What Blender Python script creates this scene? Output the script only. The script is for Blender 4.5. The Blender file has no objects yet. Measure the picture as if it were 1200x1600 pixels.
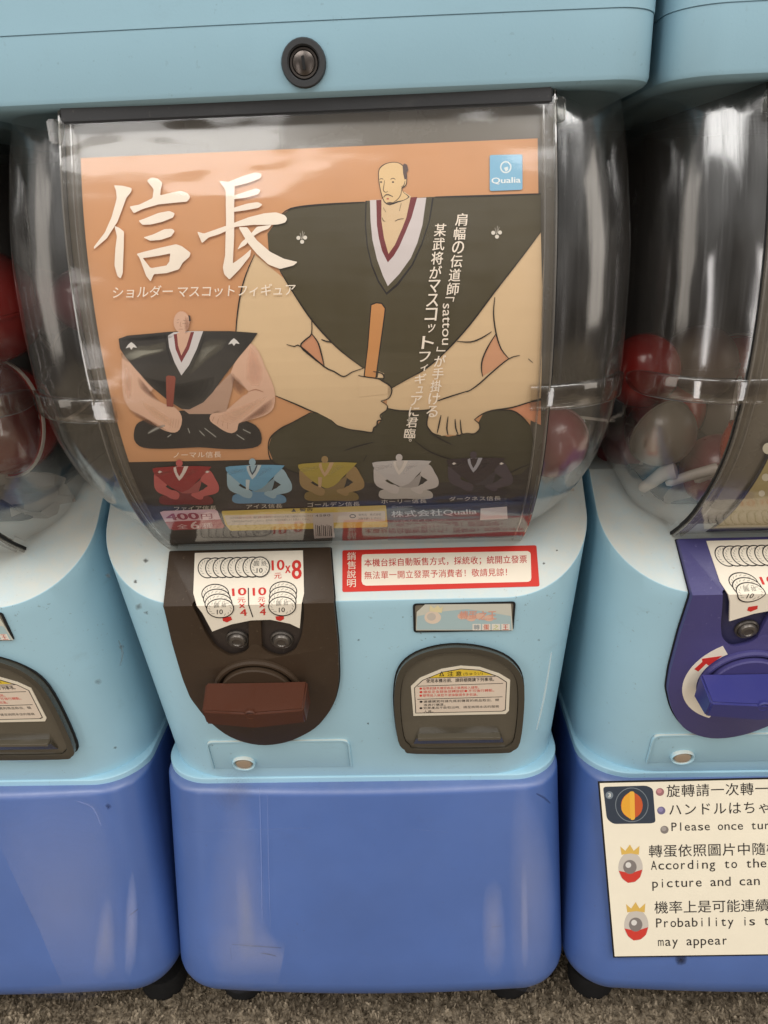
import bpy, bmesh, math, random
import numpy as np
from mathutils import Vector, Matrix
from mathutils.geometry import tessellate_polygon

random.seed(7)
SC = bpy.context.scene
COL = SC.collection
rad = math.radians

# ------------------------------------------------------------------ camera, world, lamps, exposure
CH = 0.647                      # camera height over the carpet
YO = 0.45                       # camera distance in front of the plinth faces
CXO = 0.0419
S = 0.31                        # pitch of the machines
PITCH, ROLL, YAW = rad(21.431), rad(-2.215), rad(-2.119)
FOC = 1200.0
def _cam_matrix():
    sp, cp = math.sin(PITCH), math.cos(PITCH)
    sr, cr = math.sin(ROLL), math.cos(ROLL)
    sy, cy = math.sin(YAW), math.cos(YAW)
    A = np.array([[cr, -sr, 0], [sr, cr, 0], [0, 0, 1]])
    B = np.array([[1, 0, 0], [0, -sp, cp], [0, cp, sp]])
    C = np.array([[cy, -sy, 0], [sy, cy, 0], [0, 0, 1]])
    return A @ B @ C            # rows: right, down, forward in (X, F, D)
CM = _cam_matrix()
cam_d = bpy.data.cameras.new('camera')
cam = bpy.data.objects.new('camera', cam_d)
COL.objects.link(cam)
r0, r1, r2 = [Vector((m[0], m[1], -m[2])) for m in CM]
rot = Matrix((r0, -r1, -r2)).transposed()
cam.matrix_world = Matrix.Translation((CXO, -YO, CH)) @ rot.to_4x4()
cam_d.sensor_fit = 'VERTICAL'; cam_d.sensor_height = 24.0; cam_d.lens = 24.0 * FOC / 1600.0
cam_d.clip_start = 0.01; cam_d.clip_end = 100
SC.camera = cam

world = bpy.data.worlds.new('World'); SC.world = world; world.use_nodes = True
wn = world.node_tree.nodes
# a dim shop: pale ceiling, duller shelves at eye level, brown carpet below
_wl = world.node_tree.links
_tc = wn.new('ShaderNodeTexCoord'); _sx = wn.new('ShaderNodeSeparateXYZ'); _wl.new(_tc.outputs['Generated'], _sx.inputs[0])
_rp = wn.new('ShaderNodeValToRGB'); _mr = wn.new('ShaderNodeMapRange')
_mr.inputs['From Min'].default_value = -1.0; _mr.inputs['From Max'].default_value = 1.0
_wl.new(_sx.outputs['Z'], _mr.inputs['Value']); _wl.new(_mr.outputs['Result'], _rp.inputs[0])
_e = _rp.color_ramp.elements
_e[0].position = 0.0; _e[0].color = (0.16, 0.13, 0.105, 1)
_e[1].position = 1.0; _e[1].color = (0.90, 0.89, 0.87, 1)
for _p, _c in ((0.44, (0.20, 0.17, 0.145)), (0.53, (0.48, 0.45, 0.42)), (0.60, (0.60, 0.57, 0.53)), (0.70, (0.88, 0.86, 0.83))):
    _n = _e.new(_p); _n.color = (*_c, 1)
_ns = wn.new('ShaderNodeTexNoise'); _ns.inputs['Scale'].default_value = 2.6; _ns.inputs['Detail'].default_value = 3.0
_wl.new(_tc.outputs['Generated'], _ns.inputs['Vector'])
_m2 = wn.new('ShaderNodeMapRange'); _m2.inputs['From Min'].default_value = 0.35; _m2.inputs['From Max'].default_value = 0.65
_m2.inputs['To Min'].default_value = 0.35; _m2.inputs['To Max'].default_value = 1.5
_wl.new(_ns.outputs['Fac'], _m2.inputs['Value'])
_vm = wn.new('ShaderNodeVectorMath'); _vm.operation = 'SCALE'
_wl.new(_rp.outputs[0], _vm.inputs[0]); _wl.new(_m2.outputs['Result'], _vm.inputs['Scale'])
_wl.new(_vm.outputs[0], wn['Background'].inputs[0])
wn['Background'].inputs[1].default_value = 0.62

def area(name, loc, target, sx, sy, power, col):
    l = bpy.data.lights.new(name, 'AREA'); l.shape = 'RECTANGLE'; l.size = sx; l.size_y = sy
    l.energy = power; l.color = col
    o = bpy.data.objects.new(name, l); COL.objects.link(o); o.location = loc
    o.rotation_euler = (Vector(target) - Vector(loc)).to_track_quat('-Z', 'Y').to_euler()
    return o
area('ceiling_lamp', (-1.0, -1.4, 2.5), (0, 0, 0.4), 1.8, 0.9, 36, (1.0, 0.98, 0.95))
area('ceiling_lamp', (1.1, -1.2, 2.5), (0, 0, 0.4), 1.8, 0.9, 36, (1.0, 0.98, 0.95))
area('added_reflection_light', (-1.9, -0.85, 0.95), (0, -0.1, 0.4), 0.7, 1.6, 6, (1.0, 0.91, 0.80))  # added side panels that give the domes something bright to reflect
area('added_reflection_light', (2.0, -0.85, 0.95), (0, -0.1, 0.4), 0.7, 1.6, 8, (1.0, 0.91, 0.80))
area('added_streak_light', (-0.63, -1.15, 0.42), (-0.1, -0.03, 0.25), 0.15, 0.8, 2.0, (1.0, 0.95, 0.92))  # added low strips to streak the plinth faces, no such lamps known
area('added_streak_light', (0.46, -1.2, 0.42), (0.11, -0.03, 0.25), 0.11, 0.8, 1.5, (1.0, 0.95, 0.92))

SC.view_settings.view_transform = 'Standard'
SC.view_settings.look = 'None'
SC.view_settings.exposure = -0.07
SC.view_settings.gamma = 1.0
SC.cycles.max_bounces = 10
SC.cycles.transparent_max_bounces = 64
SC.cycles.caustics_reflective = False
SC.cycles.caustics_refractive = False

# ------------------------------------------------------------------ materials
def lin(c):
    o = []
    for v in c:
        v = v / 255.0
        o.append(v / 12.92 if v <= 0.04045 else ((v + 0.055) / 1.055) ** 2.4)
    return (o[0], o[1], o[2], 1.0)

MATS = {}
ANISO, AROT = 0.6, 0.25
def new_mat(name):
    m = bpy.data.materials.new(name); m.use_nodes = True
    MATS[name] = m
    return m, m.node_tree.nodes, m.node_tree.links, m.node_tree.nodes['Principled BSDF']

def coord(N, L, scale=(1, 1, 1)):
    tc = N.new('ShaderNodeTexCoord'); mp = N.new('ShaderNodeMapping')
    mp.inputs['Scale'].default_value = scale
    L.new(tc.outputs['Object'], mp.inputs['Vector'])
    return mp.outputs['Vector']

def noise(N, L, vec, scale, detail=3, rough=0.6):
    n = N.new('ShaderNodeTexNoise'); n.inputs['Scale'].default_value = scale
    n.inputs['Detail'].default_value = detail; n.inputs['Roughness'].default_value = rough
    L.new(vec, n.inputs['Vector']); return n.outputs['Fac']

def ramp(N, L, fac, a, b, va=0.0, vb=1.0):
    r = N.new('ShaderNodeMapRange'); r.inputs['From Min'].default_value = a; r.inputs['From Max'].default_value = b
    r.inputs['To Min'].default_value = va; r.inputs['To Max'].default_value = vb
    L.new(fac, r.inputs['Value']); return r.outputs['Result']

def mixc(N, L, fac, a, b):
    m = N.new('ShaderNodeMix'); m.data_type = 'RGBA'
    if hasattr(fac, 'is_linked') or not isinstance(fac, (int, float)): L.new(fac, m.inputs['Factor'])
    else: m.inputs['Factor'].default_value = fac
    for s, v in (('A', a), ('B', b)):
        sock = [i for i in m.inputs if i.name == s and i.type == 'RGBA'][0]
        if isinstance(v, tuple): sock.default_value = v
        else: L.new(v, sock)
    return [o for o in m.outputs if o.type == 'RGBA'][0]

def mul(N, L, a, b):
    m = N.new('ShaderNodeMath'); m.operation = 'MULTIPLY'
    for i, v in enumerate((a, b)):
        if isinstance(v, (int, float)): m.inputs[i].default_value = v
        else: L.new(v, m.inputs[i])
    return m.outputs[0]

def plastic(name, col, rough=0.4, dirt=0.5, var=0.06, bump=0.05, scratch=0.0, coat=0.0, spec=0.5, dirtcol=(70, 58, 44), dust=0.0):
    m, N, L, B = new_mat(name)
    c = lin(col); v = coord(N, L)
    big = noise(N, L, v, 9, 4)
    dk = tuple(x * (1 - var * 1.6) for x in c[:3]) + (1,)
    lt = tuple(min(1, x * (1 + var)) for x in c[:3]) + (1,)
    base = mixc(N, L, ramp(N, L, big, 0.3, 0.7), dk, lt)
    if dirt > 0:
        sp = ramp(N, L, noise(N, L, v, 420, 2, 0.5), 0.68, 0.74)
        ms = ramp(N, L, noise(N, L, v, 14, 3), 0.46, 0.70)
        base = mixc(N, L, mul(N, L, mul(N, L, sp, ms), dirt), base, lin(dirtcol))
        sm = ramp(N, L, noise(N, L, coord(N, L, (1, 1, 2.2)), 24, 6, 0.72), 0.60, 0.80)
        base = mixc(N, L, mul(N, L, sm, dirt * 0.35), base, lin(dirtcol))
    if scratch > 0:
        s1 = ramp(N, L, noise(N, L, coord(N, L, (6, 6, 170)), 3.0, 5, 0.75), 0.70, 0.76)
        s2 = ramp(N, L, noise(N, L, coord(N, L, (260, 260, 7)), 1.6, 5, 0.75), 0.71, 0.78)
        lt2 = tuple(min(1, x * 1.5 + 0.05) for x in c[:3]) + (1,)
        base = mixc(N, L, mul(N, L, s1, scratch), base, tuple(x * 0.6 for x in c[:3]) + (1,))
        base = mixc(N, L, mul(N, L, s2, scratch), base, lt2)
    if dust > 0:                     # settled dust on faces that look up
        ge = N.new('ShaderNodeNewGeometry'); sz = N.new('ShaderNodeSeparateXYZ'); L.new(ge.outputs['Normal'], sz.inputs[0])
        up = ramp(N, L, sz.outputs['Z'], 0.35, 0.75)
        dn = ramp(N, L, noise(N, L, v, 40, 5, 0.75), 0.25, 0.7, 0.55, 1.15)
        base = mixc(N, L, mul(N, L, mul(N, L, up, dn), dust), base, lin((222, 212, 192)))
    L.new(base, B.inputs['Base Color'])
    rn = ramp(N, L, noise(N, L, v, 30, 5, 0.7), 0.25, 0.75, rough * 0.82, min(1, rough * 1.25))
    L.new(rn, B.inputs['Roughness'])
    B.inputs['Specular IOR Level'].default_value = spec
    B.inputs['Coat Weight'].default_value = coat; B.inputs['Coat Roughness'].default_value = 0.12
    if bump > 0:
        bp = N.new('ShaderNodeBump'); bp.inputs['Strength'].default_value = bump; bp.inputs['Distance'].default_value = 0.0006
        L.new(noise(N, L, v, 900, 2), bp.inputs['Height']); L.new(bp.outputs[0], B.inputs['Normal'])
    return m

def soft(col, alpha=0.24):
    key = 'soft_print_%d_%d_%d_%d' % (*col, int(alpha * 1000))
    if key in MATS: return MATS[key]
    m, N, L, B = new_mat(key)
    B.inputs['Base Color'].default_value = lin(col); B.inputs['Alpha'].default_value = alpha
    B.inputs['Roughness'].default_value = 0.45; B.inputs['Specular IOR Level'].default_value = 0.2
    return m

def ink(col, rough=0.45):
    key = 'print_%d_%d_%d' % tuple(col)
    if key in MATS: return MATS[key]
    m, N, L, B = new_mat(key)
    c = lin(col)
    n = noise(N, L, coord(N, L), 60, 3)
    L.new(mixc(N, L, n, tuple(x * 0.95 for x in c[:3]) + (1,), tuple(min(1, x * 1.04) for x in c[:3]) + (1,)), B.inputs['Base Color'])
    B.inputs['Roughness'].default_value = rough; B.inputs['Specular IOR Level'].default_value = 0.3
    return m

def clear(name, tint=(0.92, 0.92, 0.92), ior=1.7, rough=0.03, wave=0.25, streak=True, wdist=0.004, wscale=(9, 9, 5), haze=0.0, hcol=(0.42, 0.39, 0.35)):
    m, N, L, B = new_mat(name)
    N.remove(B)
    out = N['Material Output']
    tr = N.new('ShaderNodeBsdfTransparent'); tr.inputs[0].default_value = tint + (1,)
    gl = N.new('ShaderNodeBsdfGlossy'); gl.inputs['Roughness'].default_value = rough
    gl.inputs['Color'].default_value = (1, 1, 1, 1)
    f0 = ((ior - 1) / (ior + 1)) ** 2
    lw = N.new('ShaderNodeLayerWeight'); lw.inputs['Blend'].default_value = 0.5
    pw = N.new('ShaderNodeMath'); pw.operation = 'POWER'; pw.inputs[1].default_value = 4.0
    L.new(lw.outputs['Facing'], pw.inputs[0])
    fac = ramp(N, L, pw.outputs[0], 0.0, 1.0, f0, 1.0)
    bp = N.new('ShaderNodeBump'); bp.inputs['Strength'].default_value = wave; bp.inputs['Distance'].default_value = wdist
    h = noise(N, L, coord(N, L, wscale), 1.4, 3, 0.5)
    L.new(h, bp.inputs['Height'])
    L.new(bp.outputs[0], gl.inputs['Normal']); L.new(bp.outputs[0], lw.inputs['Normal'])
    if streak:
        s = ramp(N, L, noise(N, L, coord(N, L, (420, 60, 6)), 1.0, 4, 0.7), 0.45, 0.8, rough, rough + 0.22)
        L.new(s, gl.inputs['Roughness'])
    mx = N.new('ShaderNodeMixShader')
    L.new(fac, mx.inputs[0]); L.new(tr.outputs[0], mx.inputs[1]); L.new(gl.outputs[0], mx.inputs[2])
    if haze > 0:
        df = N.new('ShaderNodeBsdfDiffuse'); df.inputs['Color'].default_value = (*hcol, 1)
        m3 = N.new('ShaderNodeMixShader')
        hz = ramp(N, L, noise(N, L, coord(N, L, (60, 60, 4)), 1.0, 4, 0.65), 0.3, 0.75, haze * 0.6, haze * 1.7)
        L.new(hz, m3.inputs[0]); L.new(mx.outputs[0], m3.inputs[1]); L.new(df.outputs[0], m3.inputs[2])
        L.new(m3.outputs[0], out.inputs['Surface'])
    else: L.new(mx.outputs[0], out.inputs['Surface'])
    return m

M_AQUA = plastic('aqua_plastic', (168, 207, 223), 0.40, 0.5, 0.03, 0.06, 0.12, dust=0.7)
M_AQUA3 = plastic('aqua_flange_plastic', (164, 203, 219), 0.45, 0.4, 0.03, 0.06, 0.12)
M_AQUA_SHADED = plastic('aqua_header_shaded', (140, 175, 190), 0.5, 0.25, 0.03, 0.08, 0.06)  # same plastic as the housing, coloured darker for the weaker light up there
M_BLUE = plastic('blue_plinth_plastic', (70, 100, 162), 0.40, 0.35, 0.07, 0.03, 0.22, 0.0, dust=0.10)
_B = M_BLUE.node_tree.nodes['Principled BSDF']; _t = M_BLUE.node_tree.nodes.new('ShaderNodeTangent')
_t.direction_type = 'RADIAL'; _t.axis = 'Z'; M_BLUE.node_tree.links.new(_t.outputs[0], _B.inputs['Tangent'])
_B.inputs['Anisotropic'].default_value = ANISO; _B.inputs['Anisotropic Rotation'].default_value = AROT
_B.inputs['Specular IOR Level'].default_value = 0.8
M_BROWN = plastic('dark_brown_plastic', (62, 49, 37), 0.42, 0.4, 0.08, 0.1, 0.1, spec=0.28, dirtcol=(120, 105, 85))
M_BROWN2 = plastic('pocket_brown_plastic', (60, 52, 48), 0.35, 0.5, 0.1, 0.1, dirtcol=(120, 110, 100))
M_REDBR = plastic('reddish_brown_plastic', (76, 42, 28), 0.4, 0.2, 0.05, 0.08, 0.08, spec=0.35)
M_INDIGO = plastic('indigo_plastic', (68, 64, 116), 0.42, 0.35, 0.05, 0.1, 0.15, dirtcol=(140, 135, 170))
M_INDIGO3 = plastic('indigo_pocket_plastic', (50, 50, 84), 0.36, 0.45, 0.08, 0.1, 0.15, dirtcol=(120, 116, 130))
M_INDIGO2 = plastic('indigo_knob_plastic', (50, 52, 118), 0.36, 0.1, 0.05, 0.06, 0.1)
M_SMOKE = plastic('smoky_door_plastic', (84, 78, 66), 0.14, 0.25, 0.12, 0.0, 0.05, 0.6, dirtcol=(150, 140, 120))
M_SMOKE2 = plastic('smoky_rim_plastic', (66, 61, 51), 0.22, 0.1, 0.12, 0.0, 0.05, 0.15, dirtcol=(150, 140, 120))
M_DARK = plastic('charcoal_plastic', (44, 45, 47), 0.45, 0.4, 0.15, 0.1, dirtcol=(110, 105, 98))
M_BLACK = plastic('black_rubber', (15, 14, 14), 0.8, 0.3, 0.2, 0.2, dirtcol=(90, 80, 68))
M_GAP = plastic('shadow_gap_plastic', (16, 17, 18), 0.8, 0.0, 0.1, 0.0)
M_INNER = plastic('inner_liner_plastic', (24, 23, 24), 0.6, 0.3, 0.2, 0.0, dirtcol=(110, 100, 90))
M_SLEEVE = plastic('grey_sleeve_plastic', (104, 96, 84), 0.25, 0.1, 0.08, 0.0, coat=0.3)
M_GREYBTN = plastic('dull_metal', (96, 90, 84), 0.35, 0.4, 0.1, 0.05)
M_GREYBTN.node_tree.nodes['Principled BSDF'].inputs['Metallic'].default_value = 0.6
M_CHROME = plastic('worn_steel', (84, 78, 74), 0.28, 0.5, 0.1, 0.05)
M_CHROME.node_tree.nodes['Principled BSDF'].inputs['Metallic'].default_value = 0.9
M_BEIGE = plastic('beige_plug_plastic', (170, 150, 128), 0.5, 0.5, 0.1, 0.1)
M_RED = plastic('red_capsule_plastic', (165, 34, 28), 0.2, 0.0, 0.06, 0.0, coat=0.4)
M_ORANGE = plastic('orange_capsule_plastic', (190, 62, 30), 0.25, 0.0, 0.06, 0.0, coat=0.4)
M_PINK = plastic('pink_capsule_plastic', (130, 58, 66), 0.3, 0.0, 0.1, 0.0, coat=0.4)
M_PAPER = plastic('white_leaflet_paper', (158, 153, 146), 0.6, 0.0, 0.08, 0.0)
M_WHITEPL = plastic('white_toy_plastic', (215, 208, 198), 0.4, 0.0, 0.05, 0.0)
M_MILK = plastic('milky_capsule_plastic', (132, 122, 108), 0.3, 0.0, 0.15, 0.0, coat=0.3)
M_WALL = plastic('dark_wall_paint', (30, 30, 32), 0.9, 0.0, 0.1, 0.0)
M_DOME = clear('clear_dome_plastic', (0.84, 0.82, 0.80), 2.1, 0.13, 0.9, True, haze=0.025)
M_WINDOW = clear('clear_window_plastic', (0.95, 0.95, 0.95), 1.50, 0.11, 1.0, False, .005, (5, 4, 14), haze=0.03)
M_EDGE = clear('clear_edge_plastic', (0.80, 0.78, 0.75), 1.9, 0.05, 0.2, False, haze=0.16)
M_CAPCLEAR = clear('clear_capsule_plastic', (0.8, 0.8, 0.78), 1.6, 0.06, 0.1, False)
def _glass(name):
    m, N, L, B = new_mat(name)
    B.inputs['Base Color'].default_value = (0.9, 0.9, 0.88, 1)
    B.inputs['Roughness'].default_value = 0.06; B.inputs['IOR'].default_value = 1.49
    B.inputs['Transmission Weight'].default_value = 0.9
    return m
M_GLASS = clear('thick_clear_acrylic', (0.84, 0.82, 0.80), 1.9, 0.07, 0.3, False, .0015, (14, 14, 60))

# ------------------------------------------------------------------ object helpers
def link(o, parent=None):
    COL.objects.link(o)
    if parent is not None: o.parent = parent
    return o
def thing(name, label, cat, loc=(0, 0, 0), group=None):
    o = bpy.data.objects.new(name, None); o.empty_display_size = 0.02
    COL.objects.link(o); o.location = loc
    o['label'] = label; o['category'] = cat
    if group: o['group'] = group
    return o
def finish(me, smooth=True, ang=32):
    if smooth:
        me.polygons.foreach_set('use_smooth', [True] * len(me.polygons))
        me.set_sharp_from_angle(angle=rad(ang))
    me.update()
def obj(name, bm, mat, parent=None, label=None, smooth=True, ang=32):
    me = bpy.data.meshes.new(name)
    bmesh.ops.recalc_face_normals(bm, faces=bm.faces[:])
    bm.to_mesh(me); bm.free()
    for m in (mat if isinstance(mat, (list, tuple)) else [mat]): me.materials.append(m)
    finish(me, smooth, ang)
    o = bpy.data.objects.new(name, me)
    if label: o['label'] = label
    return link(o, parent)
def reuse(src, parent):
    """copy a part and its sub-parts under another thing, sharing the meshes"""
    c = src.copy(); COL.objects.link(c); c.parent = parent
    for ch in CHILD.get(src.name, []):
        reuse(ch, c)
    return c
CHILD = {}

def P(F, D, X=0.0):            # profile coordinates -> local point
    return Vector((X, F - YO, CH - D))

# ------------------------------------------------------------------ surfaces ruled along X
class Ruled:
    def __init__(self, prof, off=0.0):
        pts = [Vector((F - YO, CH - D)) for F, D in prof]      # (y, z)
        self.seg = []
        for a, b in zip(pts, pts[1:]):
            d = (b - a).normalized(); self.seg.append(Vector((d.y, -d.x)) if d.y < 0 else Vector((-d.y, d.x)))
        self.seg = [n if n.x < 0 else -n for n in self.seg]     # outward is towards -y
        self.n = [self.seg[0]] + [ (a + b) / (1 + a.dot(b)) for a, b in zip(self.seg, self.seg[1:])] + [self.seg[-1]]
        self.p = [p + n * off for p, n in zip(pts, self.n)]
        self.v = [0.0]
        for a, b in zip(self.p, self.p[1:]): self.v.append(self.v[-1] + (b - a).length)
    def cuts(self): return self.v[1:-1]
    def fwd(self, u, v, h=0.0):
        i = 0
        while i < len(self.v) - 2 and v > self.v[i + 1]: i += 1
        t = (v - self.v[i]) / (self.v[i + 1] - self.v[i])
        q = self.p[i].lerp(self.p[i + 1], t) if 0 <= t <= 1 else self.p[i] + (self.p[i + 1] - self.p[i]) * t
        n = self.n[i] * (1 - t) + self.n[i + 1] * t if 0 <= t <= 1 else self.seg[i]
        q = q + n * h
        return Vector((u, q.x, q.y))
    def inv(self, px, py, x0=0.0):
        d = CM.T @ np.array([(px - 600) / FOC, (py - 800) / FOC, 1.0])
        dy, dz, dx = d[1], -d[2], d[0]
        best = None
        for i in range(len(self.p) - 1):
            a, b = self.p[i], self.p[i + 1]; n = self.seg[i]
            den = n.x * dy + n.y * dz
            if abs(den) < 1e-9: continue
            t = (n.x * (a.x + YO) + n.y * (a.y - CH)) / den
            if t <= 0: continue
            y, z = -YO + t * dy, CH + t * dz
            e = b - a; s = ((y - a.x) * e.x + (z - a.y) * e.y) / e.length_squared
            lo = -9 if i == 0 else -1e-6; hi = 9 if i == len(self.p) - 2 else 1 + 1e-6
            if lo <= s <= hi and (best is None or t < best[0]):
                best = (t, CXO - x0 + t * dx, self.v[i] + s * e.length)
        return (best[1], best[2]) if best else (0, 0)

DOME = [(.3775, -.046), (.3734, -.0345), (.3683, -.020), (.3637, -.005), (.3597, .0145), (.3575, .0364), (.3572, .058), (.3590, .078),
        (.3632, .098), (.3690, .116), (.3785, .134), (.3897, .1495), (.4030, .165), (.4180, .1790), (.4345, .1915)]
def dense(prof, k=3):
    out = []
    n = len(prof)
    for i in range(n - 1):
        p0 = np.array(prof[max(i - 1, 0)]); p1 = np.array(prof[i]); p2 = np.array(prof[i + 1]); p3 = np.array(prof[min(i + 2, n - 1)])
        for j in range(k):
            t = j / k
            out.append(tuple(0.5 * ((2 * p1) + (-p0 + p2) * t + (2 * p0 - 5 * p1 + 4 * p2 - p3) * t * t + (-p0 + 3 * p1 - 3 * p2 + p3) * t ** 3)))
    out.append(prof[-1]); return out
DOMED = dense(DOME)
FACE = [(.4724, .1606), (.405, .2154), (.447, .372)]
SURF_FACE = Ruled(FACE)
SURF_POSTER = Ruled(DOMED[3:-2], -0.0030)


# ------------------------------------------------------------------ flat art and slabs on a ruled surface
def flat(loops):
    """bmesh in the (u, v) plane from an outline and its holes"""
    bm = bmesh.new()
    vl = [[Vector((p[0], p[1], 0)) for p in lp] for lp in loops]
    tris = tessellate_polygon(vl)
    vs = [bm.verts.new(p) for lp in vl for p in lp]
    for t in tris:
        try: bm.faces.new([vs[i] for i in t])
        except ValueError: pass
    return bm
def cutv(bm, cuts):
    if not bm.verts: return
    lo = min(v.co.y for v in bm.verts); hi = max(v.co.y for v in bm.verts)
    for c in cuts:
        if lo + 1e-6 < c < hi - 1e-6:
            bmesh.ops.bisect_plane(bm, geom=bm.verts[:] + bm.edges[:] + bm.faces[:], dist=1e-7, plane_co=(0, c, 0), plane_no=(0, 1, 0))
def rounded(pts, r, n=5, closed=True):
    """round the corners of a polygon; r one radius or a list"""
    out = []; k = len(pts)
    for i in range(k):
        a, b, c = Vector(pts[i - 1]), Vector(pts[i]), Vector(pts[(i + 1) % k])
        rr = r[i] if isinstance(r, (list, tuple)) else r
        if rr <= 0: out.append(tuple(b)); continue
        d1, d2 = (a - b), (c - b)
        q = min(rr, d1.length * 0.49, d2.length * 0.49)
        p1, p2 = b + d1.normalized() * q, b + d2.normalized() * q
        for j in range(n + 1):
            t = j / n
            out.append(tuple(p1 * (1 - t) ** 2 + b * 2 * t * (1 - t) + p2 * t * t))
    return out
def smooth_loop(pts, k=4):
    out = []; n = len(pts)
    for i in range(n):
        p0, p1, p2, p3 = [np.array(pts[(i + j) % n], float) for j in (-1, 0, 1, 2)]
        for j in range(k):
            t = j / k
            out.append(tuple(0.5 * ((2 * p1) + (-p0 + p2) * t + (2 * p0 - 5 * p1 + 4 * p2 - p3) * t * t + (-p0 + 3 * p1 - 3 * p2 + p3) * t ** 3)))
    return out
def smooth_line(pts, k=4):
    n = len(pts); out = []
    for i in range(n - 1):
        p0 = np.array(pts[max(i - 1, 0)], float); p1 = np.array(pts[i], float); p2 = np.array(pts[i + 1], float); p3 = np.array(pts[min(i + 2, n - 1)], float)
        for j in range(k):
            t = j / k
            out.append(tuple(0.5 * ((2 * p1) + (-p0 + p2) * t + (2 * p0 - 5 * p1 + 4 * p2 - p3) * t * t + (-p0 + 3 * p1 - 3 * p2 + p3) * t ** 3)))
    out.append(tuple(pts[-1])); return out

def slab(surf, loops, h0, h1, bevel=0.0, bseg=2, hfun=None, keep_bottom=False):
    """a thick plate lying on the surface between heights h0 and h1"""
    bm = flat(loops); cutv(bm, surf.cuts())
    bmesh.ops.remove_doubles(bm, verts=bm.verts[:], dist=1e-7)
    top = {}
    uv = [(v.co.x, v.co.y) for v in bm.verts]
    bm.verts.index_update()
    faces = [[v.index for v in f.verts] for f in bm.faces]
    bnd = [(e.verts[0].index, e.verts[1].index) for e in bm.edges if len(e.link_faces) == 1]
    bm.free()
    o = bmesh.new()
    T = [o.verts.new(surf.fwd(u, v, (hfun(u, v) if hfun else h1))) for u, v in uv]
    Bv = {}
    for a, b in bnd:
        for i in (a, b):
            if i not in Bv: Bv[i] = o.verts.new(surf.fwd(uv[i][0], uv[i][1], h0))
    for f in faces:
        try: o.faces.new([T[i] for i in f])
        except ValueError: pass
    walls = []
    for a, b in bnd:
        try: walls.append(o.faces.new([T[a], T[b], Bv[b], Bv[a]]))
        except ValueError: pass
    bmesh.ops.recalc_face_normals(o, faces=o.faces[:])
    if bevel > 0:
        o.verts.ensure_lookup_table()
        ed = [e for e in (o.edges.get((T[a], T[b])) for a, b in bnd) if e]
        try: bmesh.ops.bevel(o, geom=ed, offset=bevel, segments=bseg, affect='EDGES', profile=0.5, clamp_overlap=True)
        except Exception: pass
    return o

TEXT_CACHE = {}
def text_mesh(s, bold=0.0):
    bold = 0.0
    key = (s, bold)
    if key in TEXT_CACHE: return TEXT_CACHE[key]
    cu = bpy.data.curves.new('lettering', 'FONT'); cu.body = s; cu.size = 1.0
    cu.resolution_u = 3; cu.fill_mode = 'FRONT' if hasattr(cu, 'fill_mode') else cu.fill_mode
    o = bpy.data.objects.new('lettering', cu); COL.objects.link(o)
    dg = bpy.context.evaluated_depsgraph_get(); dg.update()
    me = bpy.data.meshes.new_from_object(o.evaluated_get(dg))
    vs = [(v.co.x, v.co.y) for v in me.vertices]; fs = [list(p.vertices) for p in me.polygons]
    bpy.data.objects.remove(o); bpy.data.meshes.remove(me); bpy.data.curves.remove(cu)
    if not vs: vs = [(0, 0), (1, 0), (0, 1)]; fs = []
    xs = [v[0] for v in vs]; ys = [v[1] for v in vs]
    TEXT_CACHE[key] = (vs, fs, (min(xs), max(xs), min(ys), max(ys)))
    return TEXT_CACHE[key]

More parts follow.
